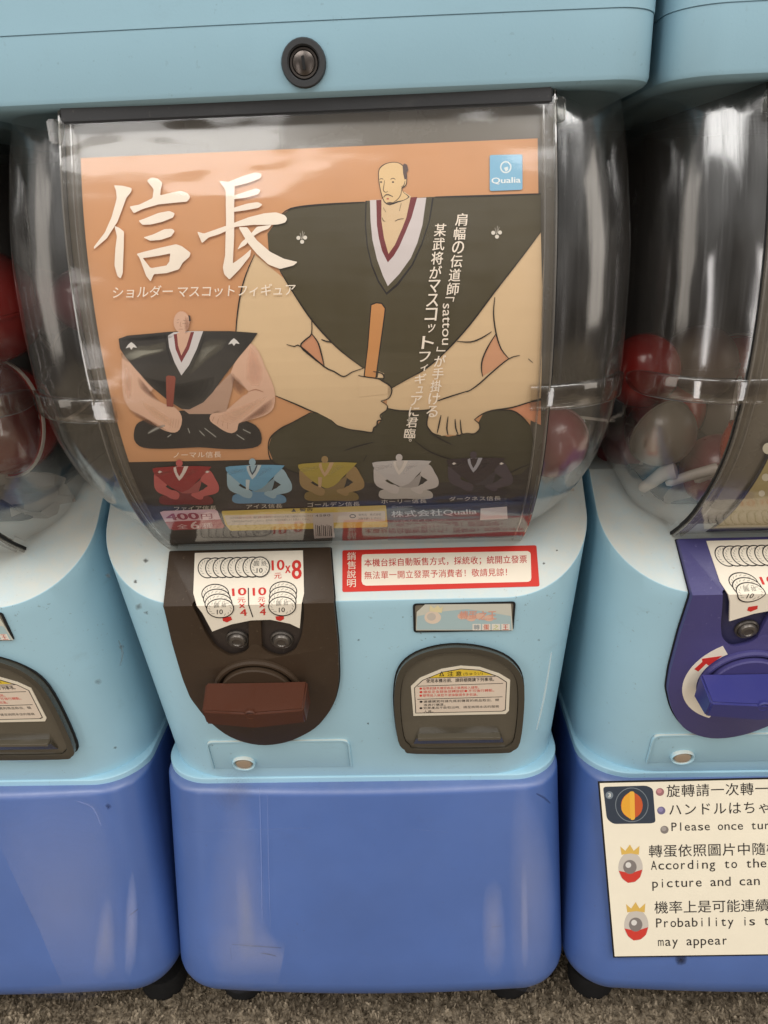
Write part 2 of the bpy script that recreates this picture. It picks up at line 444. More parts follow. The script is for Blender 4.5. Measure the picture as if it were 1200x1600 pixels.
class Art:
    """flat print in layers on a ruled surface; coordinates are photograph pixels traced onto that surface"""
    def __init__(self, surf, x0=0.0, h=0.0003, step=0.00006):
        self.s, self.x0, self.h, self.step = surf, x0, h, step
        self.V = []; self.F = []; self.MI = []; self.mats = []
    def uv(self, p): return self.s.inv(p[0], p[1], self.x0)
    def _add(self, bm, col, layer, bold=0.0):
        if bold > 0:
            for k, (a, b) in enumerate(((-1, 0), (1, 0), (0, .7))):
                c = bm.copy()
                for v in c.verts: v.co.x += a * bold; v.co.y += b * bold
                self._add(c, col, layer + .3 * (k + 1))
        cutv(bm, self.s.cuts()); bm.verts.index_update()
        m = ink(col) if isinstance(col, tuple) else col
        if m not in self.mats: self.mats.append(m)
        mi = self.mats.index(m); b = len(self.V); h = self.h + layer * self.step
        for v in bm.verts: self.V.append(tuple(self.s.fwd(v.co.x, v.co.y, h)))
        for f in bm.faces:
            n = f.normal
            idx = [b + v.index for v in f.verts]
            self.F.append(idx); self.MI.append(mi)
        bm.free()
    def poly(self, pts, col, layer, holes=(), smooth=0):
        if smooth: pts = smooth_loop(pts, smooth)
        self._add(flat([[self.uv(p) for p in pts]] + [[self.uv(p) for p in h] for h in holes]), col, layer)
    def blob(self, pts, col, layer, n=5, alpha=0.24, s0=1.12, s1=0.35, dl=.15):
        c = (sum(p[0] for p in pts) / len(pts), sum(p[1] for p in pts) / len(pts))
        for k in range(n):
            t = k / (n - 1); sc = s0 + (s1 - s0) * t
            self.poly([(c[0] + (p[0] - c[0]) * sc, c[1] + (p[1] - c[1]) * sc) for p in pts], soft(col, alpha), layer + k * dl, smooth=2)
    def disc(self, c, rx, ry, col, layer, n=20, hole=0.0):
        o = [(c[0] + rx * math.cos(2 * math.pi * i / n), c[1] + ry * math.sin(2 * math.pi * i / n)) for i in range(n)]
        hs = []
        if hole: hs = [[(c[0] + (rx - hole) * math.cos(2 * math.pi * i / n), c[1] + (ry - hole) * math.sin(2 * math.pi * i / n)) for i in range(n)]]
        self.poly(o, col, layer, hs)
    def stroke(self, pts, w, col, layer, smooth=3, taper=True):
        if smooth and len(pts) > 2: pts = smooth_line(pts, smooth)
        L_, R_ = [], []; n = len(pts)
        for i, p in enumerate(pts):
            a = Vector(pts[max(i - 1, 0)]); b = Vector(pts[min(i + 1, n - 1)]); d = (b - a)
            if d.length < 1e-6: continue
            d.normalize(); q = Vector((-d.y, d.x)); t = i / (n - 1)
            ww = w * 0.5 * ((0.45 + 0.55 * math.sin(math.pi * min(1, max(0, t)))) if taper else 1)
            L_.append(tuple(Vector(p) + q * ww)); R_.append(tuple(Vector(p) - q * ww))
        bm = bmesh.new()
        A = [bm.verts.new((*self.uv(p), 0)) for p in L_]; Bq = [bm.verts.new((*self.uv(p), 0)) for p in R_]
        for i in range(len(A) - 1):
            try: bm.faces.new((A[i], A[i + 1], Bq[i + 1], Bq[i]))
            except ValueError: pass
        self._add(bm, col, layer)
    def text(self, s, tl, tr, bl, col, layer, bold=0.0, shear=0.0):
        vs, fs, (x0, x1, y0, y1) = text_mesh(s, bold)
        TL, TR, BL = Vector(tl), Vector(tr), Vector(bl)
        bm = bmesh.new(); mv = []
        for x, y in vs:
            a = (x - x0) / max(1e-6, x1 - x0); b = (y1 - y) / max(1e-6, y1 - y0)
            a += shear * (0.5 - b)
            p = TL + (TR - TL) * a + (BL - TL) * b
            mv.append(bm.verts.new((*self.uv(p), 0)))
        for f in fs:
            try: bm.faces.new([mv[i] for i in f])
            except ValueError: pass
        u0, u1 = self.uv(tl), self.uv(tr)
        self._add(bm, col, layer, bold * .6 * abs(u1[0] - u0[0]) / max(.6, (x1 - x0)))
    def chars(self, s, start, dx, cw, chh, col, layer, bold=0.0, cjk=True, shear=0.0):
        """one glyph after another at fixed steps dx (a pixel vector); cells cw x chh with their natural shape"""
        p = Vector(start); up = Vector((Vector(dx).y, -Vector(dx).x)).normalized()
        ex = Vector(dx).normalized()
        for ch in s:
            if ch != ' ':
                vs, fs, bb = text_mesh(ch, bold)
                bm = bmesh.new(); mv = []
                for x, y in vs:
                    if cjk: gx, gy = x, y + 0.12
                    else:
                        gw = .78 if ch not in 'iltrf.,' else {'i': .16, 'l': .16, 't': .62, 'r': .55, 'f': .6}.get(ch, .2)
                        gx, gy = (0.5 + ((x - bb[0]) / (bb[1] - bb[0]) - .5) * gw) * Vector(dx).length / cw, y + 0.22
                    q = p + ex * (gx + shear * (gy - 0.5)) * cw + up * (gy * chh)
                    mv.append(bm.verts.new((*self.uv(q), 0)))
                for f in fs:
                    try: bm.faces.new([mv[i] for i in f])
                    except ValueError: pass
                u0, u1 = self.uv(p), self.uv(p + ex * cw)
                self._add(bm, col, layer, bold * .6 * abs(u1[0] - u0[0]))
            p = p + Vector(dx)
    def build(self, name, parent, label=None):
        me = bpy.data.meshes.new(name); me.from_pydata(self.V, [], self.F)
        for m in self.mats: me.materials.append(m)
        me.polygons.foreach_set('material_index', self.MI); me.update()
        bm = bmesh.new(); bm.from_mesh(me)
        for f in bm.faces:
            f.normal_update()
            if f.normal.y > 0: f.normal_flip()
        bm.to_mesh(me); bm.free()
        o = bpy.data.objects.new(name, me)
        if label: o['label'] = label
        return link(o, parent)

# ------------------------------------------------------------------ lofted boxes
def plan(hw, yf, yb, r, n=14, bulge=0.0):
    """rounded rectangle seen from above, front at yf, back at yb"""
    pts = []
    def arc(cx, cy, a0, a1, k):
        for i in range(k + 1):
            a = a0 + (a1 - a0) * i / k; pts.append((cx + r * math.cos(a), cy + r * math.sin(a)))
    m = 12
    arc(-hw + r, yb - r, math.pi / 2, math.pi, 4)
    arc(-hw + r, yf + r, math.pi, 1.5 * math.pi, n)
    for i in range(1, m):
        t = i / m; x = (-hw + r) + (2 * hw - 2 * r) * t
        pts.append((x, yf - bulge * 4 * t * (1 - t)))
    arc(hw - r, yf + r, 1.5 * math.pi, 2 * math.pi, n)
    arc(hw - r, yb - r, 0, math.pi / 2, 4)
    return pts
def loft(secs, cap0=True, cap1=True, closed=True):
    bm = bmesh.new(); rings = []
    for z, pts in secs: rings.append([bm.verts.new((x, y, z)) for x, y in pts])
    n = len(rings[0])
    for a, b in zip(rings, rings[1:]):
        for i in range(n if closed else n - 1):
            j = (i + 1) % n; bm.faces.new((a[i], a[j], b[j], b[i]))
    if cap0: bm.faces.new(rings[0])
    if cap1: bm.faces.new(rings[-1][::-1])
    return bm
def lathe(prof, n=28):
    """prof: (r, h) pairs around +h axis, returned with axis along local z"""
    bm = bmesh.new(); rings = []
    for r, h in prof:
        if r < 1e-6: rings.append([bm.verts.new((0, 0, h))])
        else: rings.append([bm.verts.new((r * math.cos(2 * math.pi * i / n), r * math.sin(2 * math.pi * i / n), h)) for i in range(n)])
    for a, b in zip(rings, rings[1:]):
        for i in range(n):
            j = (i + 1) % n
            if len(a) == 1 and len(b) > 1: bm.faces.new((a[0], b[i], b[j]))
            elif len(b) == 1 and len(a) > 1: bm.faces.new((a[i], b[0], a[j]))
            elif len(a) > 1: bm.faces.new((a[i], b[i], b[j], a[j]))
    return bm
def on_surface(bm, surf, u, v, h=0.0, face=1, spin=0.0, scale=(1, 1, 1)):
    n2 = surf.seg[face]; n = Vector((0, n2.x, n2.y)); x = Vector((1, 0, 0)); y = n.cross(x)
    R = Matrix((x, y, n)).transposed().to_4x4()
    M = Matrix.Translation(surf.fwd(u, v, h)) @ R @ Matrix.Rotation(spin, 4, 'Z') @ Matrix.Diagonal((*scale, 1))
    bmesh.ops.transform(bm, matrix=M, verts=bm.verts[:]); return bm
def box(bm, x0, x1, y0, y1, z0, z1):
    v = [bm.verts.new(p) for p in ((x0, y0, z0), (x1, y0, z0), (x1, y1, z0), (x0, y1, z0), (x0, y0, z1), (x1, y0, z1), (x1, y1, z1), (x0, y1, z1))]
    for f in ((0, 3, 2, 1), (4, 5, 6, 7), (0, 1, 5, 4), (1, 2, 6, 5), (2, 3, 7, 6), (3, 0, 4, 7)): bm.faces.new([v[i] for i in f])
    return bm

# ------------------------------------------------------------------ setting
def cobj(name, bm, mat, label=None, **k):
    o = obj(name, bm, mat, None, label, **k); o['kind'] = 'structure'; return o
def carpet_mat():
    m, N, L, B = new_mat('brown_carpet')
    v = coord(N, L)
    a = ramp(N, L, noise(N, L, v, 160, 4, 0.7), 0.35, 0.65)
    b = ramp(N, L, noise(N, L, v, 18, 4), 0.35, 0.7)
    c = mixc(N, L, a, lin((78, 68, 54)), lin((196, 180, 156)))
    L.new(mixc(N, L, mul(N, L, b, 0.6), c, lin((110, 98, 84))), B.inputs['Base Color'])
    B.inputs['Roughness'].default_value = 0.95; B.inputs['Specular IOR Level'].default_value = 0.1
    return m
M_CARPET = carpet_mat()
bm = bmesh.new(); bmesh.ops.create_grid(bm, x_segments=2, y_segments=2, size=2.0)
cobj('floor', bm, M_CARPET, 'brown speckled low pile carpet under the machines')
def carpet_pile():
    rng = np.random.default_rng(3); n = 60000
    x = rng.uniform(-0.46, 0.46, n); y = rng.uniform(-0.10, 0.19, n)
    a = rng.uniform(0, 2 * np.pi, n); h = rng.uniform(0.0015, 0.0048, n); w = rng.uniform(0.0007, 0.0014, n)
    lx = rng.normal(0, 0.0018, n); ly = rng.normal(0, 0.0018, n)
    V = np.zeros((n, 4, 3))
    V[:, 0] = np.stack([x - w * np.cos(a), y - w * np.sin(a), 0 * x - 0.0002], 1)
    V[:, 1] = np.stack([x + w * np.cos(a), y + w * np.sin(a), 0 * x - 0.0002], 1)
    V[:, 2] = np.stack([x + lx + w * 0.8 * np.cos(a), y + ly + w * 0.8 * np.sin(a), h], 1)
    V[:, 3] = np.stack([x + lx - w * 0.8 * np.cos(a), y + ly - w * 0.8 * np.sin(a), h], 1)
    me = bpy.data.meshes.new('carpet_pile')
    me.from_pydata(V.reshape(-1, 3).tolist(), [], (np.arange(n * 4).reshape(n, 4)).tolist())
    me.materials.append(M_CARPET)
    o = bpy.data.objects.new('carpet_pile', me); COL.objects.link(o)
    o['kind'] = 'stuff'; o['label'] = 'short brown carpet pile in front of and under the machines'; o['category'] = 'carpet'
carpet_pile()
bm = box(bmesh.new(), -2, 2, 0.46, 0.50, -0.002, 2.0)
cobj('wall', bm, M_WALL, 'dark wall behind the row of machines')

# ------------------------------------------------------------------ the machine body (meshes shared by the three machines)
def F2Y(F): return F - YO
def D2Z(D): return CH - D
def lerp(a, b, t): return a + (b - a) * t

def mesh_plinth():
    secs = []
    zb = D2Z(.5840); yb = 0.34; R = .030; DB = .5840 - R
    FT, FB = .4420, .4205
    for k in range(9):                       # rounded bottom edge
        t = k / 8; a = (1 - t) * math.pi / 2
        ins = R * (1 - math.cos(a)); z = zb + R * (1 - math.sin(a))
        secs.append((z, plan(.1547 - ins * .95, F2Y(FB) + ins, yb - ins, max(.034 - ins * 0.3, .018), 18, .0040)))
    for k in range(1, 9):
        t = k / 8; D = lerp(DB, .392, t)
        secs.append((D2Z(D), plan(lerp(.1547, .1478, t), F2Y(lerp(FB, FT, t)), yb, .034, 18, .0040)))
    for k in range(1, 7):                    # soft shoulder at the top
        a = k / 6 * math.pi / 2; r = .005
        secs.append((D2Z(.392) + r * math.sin(a), plan(.1478 - r * (1 - math.cos(a)), F2Y(FT) + r * (1 - math.cos(a)), yb, .034, 18, .0040)))
    return loft(secs)

def mesh_flange():
    secs = []
    for D, ins in ((.3892, .0010), (.3884, 0), (.3832, 0), (.3826, .0004), (.3822, .0015), (.3820, .006)):
        secs.append((D2Z(D), plan(.1475 - ins, F2Y(.4488) + ins, .33, .036, 14, .0)))
    return loft(secs)

def mesh_housing():
    secs = []
    n = 16
    for k in range(n + 1):
        t = k / n; D = lerp(.3828, .150, t)
        F = .405 + (D - .2154) * (.447 - .405) / (.372 - .2154)
        hw = lerp(.1455, .1525, min(1, t * 1.05))
        secs.append((D2Z(D), plan(hw, F2Y(F), .33, lerp(.050, .056, t), 20, .0)))
    bm = loft(secs)
    a = Vector((0, F2Y(.405), D2Z(.2154))); b = Vector((0, F2Y(.436), D2Z(.1902)))
    e = (b - a).normalized(); nrm = Vector((0, -e.z, e.y))
    if nrm.z < 0: nrm = -nrm
    r = bmesh.ops.bisect_plane(bm, geom=bm.verts[:] + bm.edges[:] + bm.faces[:], dist=1e-6, plane_co=a, plane_no=nrm, clear_outer=True)
    r2 = bmesh.ops.bisect_plane(bm, geom=bm.verts[:] + bm.edges[:] + bm.faces[:], dist=1e-6, plane_co=(0, 0, D2Z(.160)), plane_no=(0, 0, 1), clear_outer=True)
    bnd = [e for e in bm.edges if e.is_boundary]
    # close the sloping shelf and the flat top behind it
    ys = F2Y(.405 + (.2154 - .160) * (.031 / .0252))
    fr = bmesh.ops.contextual_create(bm, geom=bnd) if False else None
    sl = [e for e in bnd if all(abs((v.co - a).dot(nrm)) < 1e-5 for v in e.verts)]
    tp = [e for e in bnd if e not in sl]
    ends = sorted([v for v in {v for e in sl for v in e.verts} if sum(1 for e in v.link_edges if e in sl) == 1], key=lambda v: v.co.x)
    if len(ends) == 2:
        ne = bm.edges.new((ends[0], ends[1]))
        bmesh.ops.contextual_create(bm, geom=sl + [ne]); bmesh.ops.contextual_create(bm, geom=tp + [ne])
    ed = [e for e in sl if e.is_valid]
    bmesh.ops.bevel(bm, geom=ed, offset=.0028, segments=3, affect='EDGES', profile=0.5, clamp_overlap=True)
    return bm

def mesh_header():
    secs = []
    yf, hw, r = F2Y(.3722), .1527, .022
    for D, ins in ((.0, .012), (.0, .0035), (-.0008, .0018), (-.002, .0006), (-.004, .0)):
        secs.append((D2Z(-.0462 + D), plan(hw - ins, yf + ins, .33, r, 12, .002)))
    for D, ins in ((-.0735, 0), (-.0739, .0), (-.0740, .0003), (-.0742, .0003), (-.0743, -.0003), (-.075, -.0003), (-.12, -.0003), (-.20, -.0003)):
        secs.append((D2Z(D), plan(hw - ins, yf + ins, .33, r, 12, .002)))
    return loft(secs)

def dome_at(D):
    pts = DOMED
    for (f0, d0), (f1, d1) in zip(pts, pts[1:]):
        if d0 <= D <= d1: return lerp(f0, f1, (D - d0) / (d1 - d0))
    return pts[-1][0]
def dome_hw(D):
    k = [(-.05, .1475), (-.03, .1500), (.02, .1530), (.08, .1530), (.105, .1515), (.13, .1475), (.15, .1420), (.17, .1330), (.183, .1240), (.192, .115)]
    for (d0, w0), (d1, w1) in zip(k, k[1:]):
        if d0 <= D <= d1: return lerp(w0, w1, (D - d0) / (d1 - d0))
    return k[-1][1]
def mesh_dome():
    bm = bmesh.new(); rings = []
    ns = 34
    for k in range(ns + 1):
        D = lerp(-.046, .1925, k / ns)
        pts = plan(dome_hw(D), F2Y(dome_at(min(D, .1914))) + .0016, .30, .046, 20)
        rings.append([bm.verts.new((x, y, D2Z(D))) for x, y in pts])
    n = len(rings[0])
    cx = .1095
    for a, b in zip(rings, rings[1:]):
        for i in range(n):
            j = (i + 1) % n
            xs = (a[i].co.x + a[j].co.x) / 2; yy = a[i].co.y
            if abs(xs) < .108 and yy < .1: continue           # opening behind the window panel
            if yy > .28 or a[j].co.y > .28: continue
            bm.faces.new((a[i], a[j], b[j], b[i]))
    # pull the rim of the opening to the seam
    for v in {v for e in bm.edges if e.is_boundary for v in e.verts}:
        if abs(v.co.x) < .125 and v.co.y < .08 and v.co.z < D2Z(-.0455) + 1 : 
            if abs(v.co.x) > .095: v.co.x = math.copysign(cx, v.co.x)
    return bm
def strip(surf, u0, u1, h0, h1, v0=None, v1=None, nu=1):
    """a bar that follows the ruled surface from v0 to v1"""
    vs = [v for v in surf.v if (v0 is None or v >= v0) and (v1 is None or v <= v1)]
    bm = bmesh.new(); R = []
    for v in vs:
        R.append([bm.verts.new(surf.fwd(u, v, h)) for u, h in ((u0, h0), (u1, h0), (u1, h1), (u0, h1))])
    for a, b in zip(R, R[1:]):
        for i in range(4): bm.faces.new((a[i], a[(i + 1) % 4], b[(i + 1) % 4], b[i]))
    bm.faces.new(R[0]); bm.faces.new(R[-1][::-1])
    return bm
SURF_DOME = Ruled(DOMED)
def sheet(surf, u0, u1, h, k=8):
    bm = bmesh.new(); R = []
    for v in surf.v: R.append([bm.verts.new(surf.fwd(lerp(u0, u1, i / k), v, h)) for i in range(k + 1)])
    for a, b in zip(R, R[1:]):
        for i in range(k): bm.faces.new((a[i], a[i + 1], b[i + 1], b[i]))
    return bm
def join(*bms):
    o = bmesh.new()
    for b in bms:
        me = bpy.data.meshes.new('tmp'); b.to_mesh(me); b.free(); o.from_mesh(me); bpy.data.meshes.remove(me)
    return o

def mesh_ridge(side):
    """thick clear grip bar wrapping round the shoulder of the dome"""
    D0 = .0855
    pts = [p for p in plan(dome_hw(D0), F2Y(dome_at(D0)) + .0016, .30, .046, 40) if p[1] < -.045 and p[0] < -.104]
    pts.sort(key=lambda p: p[0])
    pts = pts + [(-.1000, pts[-1][1])]
    bm = bmesh.new(); R = []; n = len(pts)
    for i, p in enumerate(pts):
        a = Vector(pts[max(i - 1, 0)]); b = Vector(pts[min(i + 1, n - 1)]); d = (b - a).normalized()
        nr = Vector((d.y, -d.x))
        if nr.y > 0: nr = -nr
        t = min(1.0, i / (n * 0.30)); w = math.sin(t * math.pi / 2) ** 0.55 + 0.02
        ring = []
        for q in range(20):
            an = 2 * math.pi * (q + .5) / 20
            hh = math.copysign(abs(math.sin(an)) ** 0.40, math.sin(an)); oo = math.copysign(abs(math.cos(an)) ** 0.40, math.cos(an))
            off = .0006 + oo * .0022 * w
            ring.append(bm.verts.new((p[0] + nr.x * off, p[1] + nr.y * off, D2Z(D0) + hh * .0060 * w)))
        R.append(ring)
    for a, b in zip(R, R[1:]):
        for q in range(20): bm.faces.new((a[q], a[(q + 1) % 20], b[(q + 1) % 20], b[q]))
    bm.faces.new(R[0]); bm.faces.new(R[-1][::-1])
    if side > 0:
        for v in bm.verts: v.co.x = -v.co.x
    return bm

def px(pts, surf=SURF_FACE, x0=0.0): return [surf.inv(p[0], p[1], x0) for p in pts]
PANEL = [(268, 862), (261, 951), (272, 1000), (288, 1055), (300, 1085), (325, 1118), (360, 1146), (405, 1159), (450, 1154), (495, 1132), (522, 1098), (531, 1062), (529, 1000), (523, 933), (517, 856)]
HOLE = [(303, 936), (312, 960), (325, 988), (338, 1008), (362, 1022), (385, 1016), (395, 1003), (407, 1003), (418, 1016), (441, 1023), (463, 1012), (473, 990), (477, 960), (477, 934)]

def disc_loop(u, v, r, n=28, ry=None):
    return [(u + r * math.cos(2 * math.pi * i / n), v + (ry or r) * math.sin(2 * math.pi * i / n)) for i in range(n)]

def build_parts(root, panel_mat, knob_mat, key):
    """all parts of one machine that have meshes in machine coordinates"""
    a = {}
    a['plinth'] = obj('plinth', mesh_plinth(), M_BLUE, root)
    a['flange'] = obj('flange', mesh_flange(), M_AQUA3, root)
    a['housing'] = obj('housing', mesh_housing(), M_AQUA, root, ang=40)
    a['header'] = obj('header', mesh_header(), M_AQUA_SHADED, root, ang=25)
    # lock in the header: sleeve, barrel and key slot
    surfh = Ruled([(.3702, -.10), (.3702, -.048)])
    cu, cv = surfh.inv(475, 99)
    lk = obj('lock', on_surface(lathe([(.0095, -.003), (.0095, .0012), (.0090, .0020), (.0070, .0020), (.0064, .0012), (.0064, -.003)]), surfh, cu, cv, 0, 0), M_DARK, root)
    obj('lock_barrel', on_surface(lathe([(.0064, .0002), (.0058, .0010), (.0050, .0009), (.0048, .0002), (.0046, .0009), (.0030, .0016), (0, .0018)]), surfh, cu, cv, 0, 0), M_CHROME, lk)
    obj('key_slot', on_surface(box(bmesh.new(), -.0006, .0006, -.0026, .0026, .0012, .0021), surfh, cu, cv, 0, 0, 0.1), M_GAP, lk, smooth=False)
    # dark collar between the header and the dome, hinge clips
    bm = bmesh.new(); box(bm, -.1075, .1075, F2Y(.3742), .30, D2Z(-.0405), D2Z(-.0475))
    bmesh.ops.bevel(bm, geom=bm.edges[:], offset=.0008, segments=2, affect='EDGES')
    a['collar'] = obj('collar', bm, M_DARK, root)
    for s in (-1, 1):
        bm = box(bmesh.new(), -.0022, .0022, -.0022, .003, -.0048, .0048)
        bmesh.ops.bevel(bm, geom=bm.edges[:], offset=.0008, segments=2, affect='EDGES')
        for v in bm.verts: v.co += Vector((s * .1105, F2Y(.3722), D2Z(-.0375)))
        obj('hinge_clip', bm, M_WINDOW if False else M_CAPCLEAR, root)
    a['liner'] = None
    dome = obj('dome', mesh_dome(), M_DOME, root, ang=60)
    for s in (-1, 1): obj('grip_ridge', mesh_ridge(s), M_GLASS, dome, ang=60)
    win = obj('window', sheet(Ruled(DOMED[1:]), -.1092, .1092, .0004), M_WINDOW, root, ang=60)
    for s in (-1, 1):
        obj('window_edge', join(strip(SURF_DOME, s * .1092, s * .1084, -.0035, .0006), strip(SURF_DOME, s * .1042, s * .1036, -.0028, .0002)), M_EDGE, win, ang=60)
        obj('window_seam', strip(SURF_DOME, s * .1100, s * .1094, -.0030, -.0012), M_GAP, win, ang=60)
    # sleeve behind the poster, dark tray behind it
    a['sleeve'] = obj('poster_sleeve', sheet(Ruled(DOMED[1:-2], -.0045), -.1086, .1086, 0, 2), M_SLEEVE, root, ang=60)
    bm = bmesh.new(); box(bm, -.149, .149, .155, .165, D2Z(.1605), D2Z(-.0462))
    obj('back_panel', bm, M_INNER, root, smooth=False)
    tray = slab(SURF_FACE, [rounded([(-.112, .0265), (.112, .0265), (.124, .0005), (-.124, .0005)], [.012, .012, 0, 0], 8)], -.002, .0016)
    obj('capsule_tray', tray, M_INNER, root)
    bm = bmesh.new(); box(bm, -.126, .126, F2Y(.4722), .155, D2Z(.1640), D2Z(.1588))
    obj('tray_floor', bm, M_INNER, root, smooth=False)
    # knob panel
    o_ = rounded(px(smooth_loop(PANEL[1:-1], 1)) , 0) if False else px(PANEL)
    o_ = rounded(o_, [.001, 0, .004, .004, .004, .01, .01, .01, .01, .01, .01, .01, .004, 0, .001], 4)
    gap = slab(SURF_FACE, [rounded([( (u - (-.0555)) * 1.012 + (-.0555), (v - .1) * 1.008 + .1) for u, v in px(PANEL)], [.001, 0, .004, .004, .004, .01, .01, .01, .01, .01, .01, .01, .004, 0, .001], 4)], -.001, .0004)
    pn = obj('coin_panel', slab(SURF_FACE, [o_, rounded(px(HOLE), .004, 4)], -.001, .0042, .0009), panel_mat, root, ang=30)
    obj('panel_seam', gap, M_GAP, pn)
    inner = slab(SURF_FACE, [rounded(px(HOLE), .004, 4)], -.001, .0006)
    hf = lambda u, v: .0006
    obj('coin_pocket', inner, M_BROWN2 if panel_mat is M_BROWN else M_DARK, pn)
    rib = slab(SURF_FACE, [rounded(px([(391, 950), (391, 1010), (411, 1010), (409, 950)]), .0008)], 0, .0040, .0006)
    obj('pocket_rib', rib, panel_mat, pn)
    for c in ((372, 996), (441, 997)):
        u, v = SURF_FACE.inv(*c)
        b = obj('coin_button', on_surface(lathe([(.0072, 0), (.0072, .0016), (.0064, .0024), (.0056, .0018), (.0054, .0028), (.0046, .0040), (.0030, .0044), (.0026, .0036), (0, .0036)]), SURF_FACE, u, v, .0004), M_GREYBTN, pn)
    # turning knob: ring, disc, grip
    ku, kv = SURF_FACE.inv(406, 1072)
    kn = obj('knob', on_surface(lathe([(.0285, 0), (.0285, .0018), (.0272, .0030), (.0258, .0030), (.0250, .0022), (.0246, .0004), (.0236, .0004), (.0236, .0046), (.0228, .0054), (0, .0054)], 56), SURF_FACE, ku, kv, .0040), panel_mat, root, ang=28)
    bm = bmesh.new()
    # bar: wide grip narrowing outwards, with a shallow ridge in the front face
    W0, W1, T0, T1, E = .0325, .0315, .0105, .0078, .0225
    ring0 = [(-W0, T0, 0), (0, T0, 0), (W0, T0, 0), (W0, -T0, 0), (0, -T0, 0), (-W0, -T0, 0)]
    ring1 = [(-W1, T1 - .0006, E - .002), (0, T1 + .0006, E + .0014), (W1, T1 - .0006, E - .002), (W1, -T1, E - .004), (0, -T1, E), (-W1, -T1, E - .004)]
    A = [bm.verts.new(p) for p in ring0]; Bq = [bm.verts.new(p) for p in ring1]
    for i in range(6): bm.faces.new((A[i], A[(i + 1) % 6], Bq[(i + 1) % 6], Bq[i]))
    bm.faces.new((Bq[0], Bq[1], Bq[4], Bq[5])); bm.faces.new((Bq[1], Bq[2], Bq[3], Bq[4])); bm.faces.new(A[::-1])
    bmesh.ops.recalc_face_normals(bm, faces=bm.faces[:])
    bmesh.ops.bevel(bm, geom=bm.edges[:], offset=.0012, segments=3, affect='EDGES')
    spin = 0.0
    k2 = obj('knob_grip', on_surface(bm, SURF_FACE, ku + .0012, kv - .0010, .0088, 1, spin), knob_mat, kn, ang=40)
    sc = on_surface(lathe([(.0038, -.001), (.0038, .0008), (.0032, .0016), (.0025, .0014), (.0022, -.0004), (0, -.0004)], 20), SURF_FACE, ku, kv + .0005, .0088 + E - .0006)
    obj('screw_boss', sc, knob_mat, kn)
    # prize door with the bulging lip below it
    DO = [(618, 1060), (628, 1036), (650, 1019), (682, 1009), (715, 1006), (752, 1010), (785, 1021), (806, 1038), (816, 1060), (817, 1100), (811, 1150), (800, 1163), (778, 1167), (650, 1168), (632, 1162), (622, 1148), (616, 1100)]
    d_uv = px(DO); cu = sum(p[0] for p in d_uv) / len(d_uv); cv = sum(p[1] for p in d_uv) / len(d_uv)
    def scale_loop(l, s, ds=0): return [(cu + (u - cu) * s, cv + ds + (v - cv) * s) for u, v in l]
    sm = smooth_loop(d_uv, 3)
    dr = obj('prize_door', slab(SURF_FACE, [scale_loop(sm, .90)], .0, .0046, .0009, 3), M_SMOKE, root, ang=35)
    obj('door_rim', slab(SURF_FACE, [scale_loop(sm, 1.0), scale_loop(sm, .905)], -.001, .0058, .0018, 4), M_SMOKE2, dr, ang=50)
    l0, l1 = SURF_FACE.inv(650, 1141), SURF_FACE.inv(782, 1141)
    obj('door_ledge', slab(SURF_FACE, [rounded([(l0[0], l0[1]), (l1[0], l0[1]), (l1[0] + .002, l0[1] + .0085), (l0[0] - .002, l0[1] + .0085)], .001)], .004, .0078, .0012, 3, hfun=lambda u, v: .0078 - (v - l0[1]) * .28), M_SMOKE2, dr, ang=50)
    obj('door_ridge', slab(SURF_FACE, [rounded([(l0[0] + .001, l0[1] - .0016), (l1[0] - .001, l0[1] - .0016), (l1[0] - .001, l0[1] + .0010), (l0[0] + .001, l0[1] + .0010)], .0009, 3)], .004, .0092, .0011, 4), M_SMOKE, dr, ang=70)
    obj('door_gap', slab(SURF_FACE, [scale_loop(sm, 1.018)], -.001, .0005), M_GAP, dr)
    # lip: height field below the door
    vdb = SURF_FACE.inv(716, 1167)[1]
    lu, lv = SURF_FACE.inv(716, 1140); rx = .0385; ry = .0300
    bm = bmesh.new(); R = []
    for i in range(13):
        rr = i / 12; ring = []
        for j in range(33):
            t = math.pi * j / 32; u = lu + rx * rr * math.cos(t); v = lv + ry * rr * math.sin(t)
            q_ = max(0.0, min(1.0, (v - vdb + .004) / .005)); h = .0066 * (1 - rr ** 4) * (q_ * q_ * (3 - 2 * q_)) - .0003
            ring.append(bm.verts.new(SURF_FACE.fwd(u, v, h)))
        R.append(ring)
    for p, q in zip(R, R[1:]):
        for j in range(32):
            try: bm.faces.new((p[j], p[j + 1], q[j + 1], q[j]))
            except ValueError: pass
    bmesh.ops.remove_doubles(bm, verts=bm.verts[:], dist=1e-6)
    obj('door_lip', bm, M_AQUA, root, ang=60)
    # access flap with its outline groove and plug
    FL = px([(322, 1200), (322, 1168), (335, 1159), (530, 1154), (543, 1163), (545, 1200)])
    ucl, vcl = SURF_FACE.inv(322, 1158); ucr, _ = SURF_FACE.inv(545, 1158); vb = SURF_FACE.v[-1] - .001
    loop = rounded([(ucl, vb), (ucl, vcl), (ucr, vcl), (ucr, vb)], [0, .006, .006, 0], 6)
    loop2 = rounded([(ucl + .0011, vb - .0002), (ucl + .0011, vcl + .0011), (ucr - .0011, vcl + .0011), (ucr - .0011, vb - .0002)], [0, .0052, .0052, 0], 6)
    obj('access_flap', slab(SURF_FACE, [loop2], -.0005, .0007, .0005, 2), M_AQUA, root)
    loop3 = rounded([(ucl - .0004, vb), (ucl - .0004, vcl - .0004), (ucr + .0004, vcl - .0004), (ucr + .0004, vb)], [0, .0064, .0064, 0], 6)
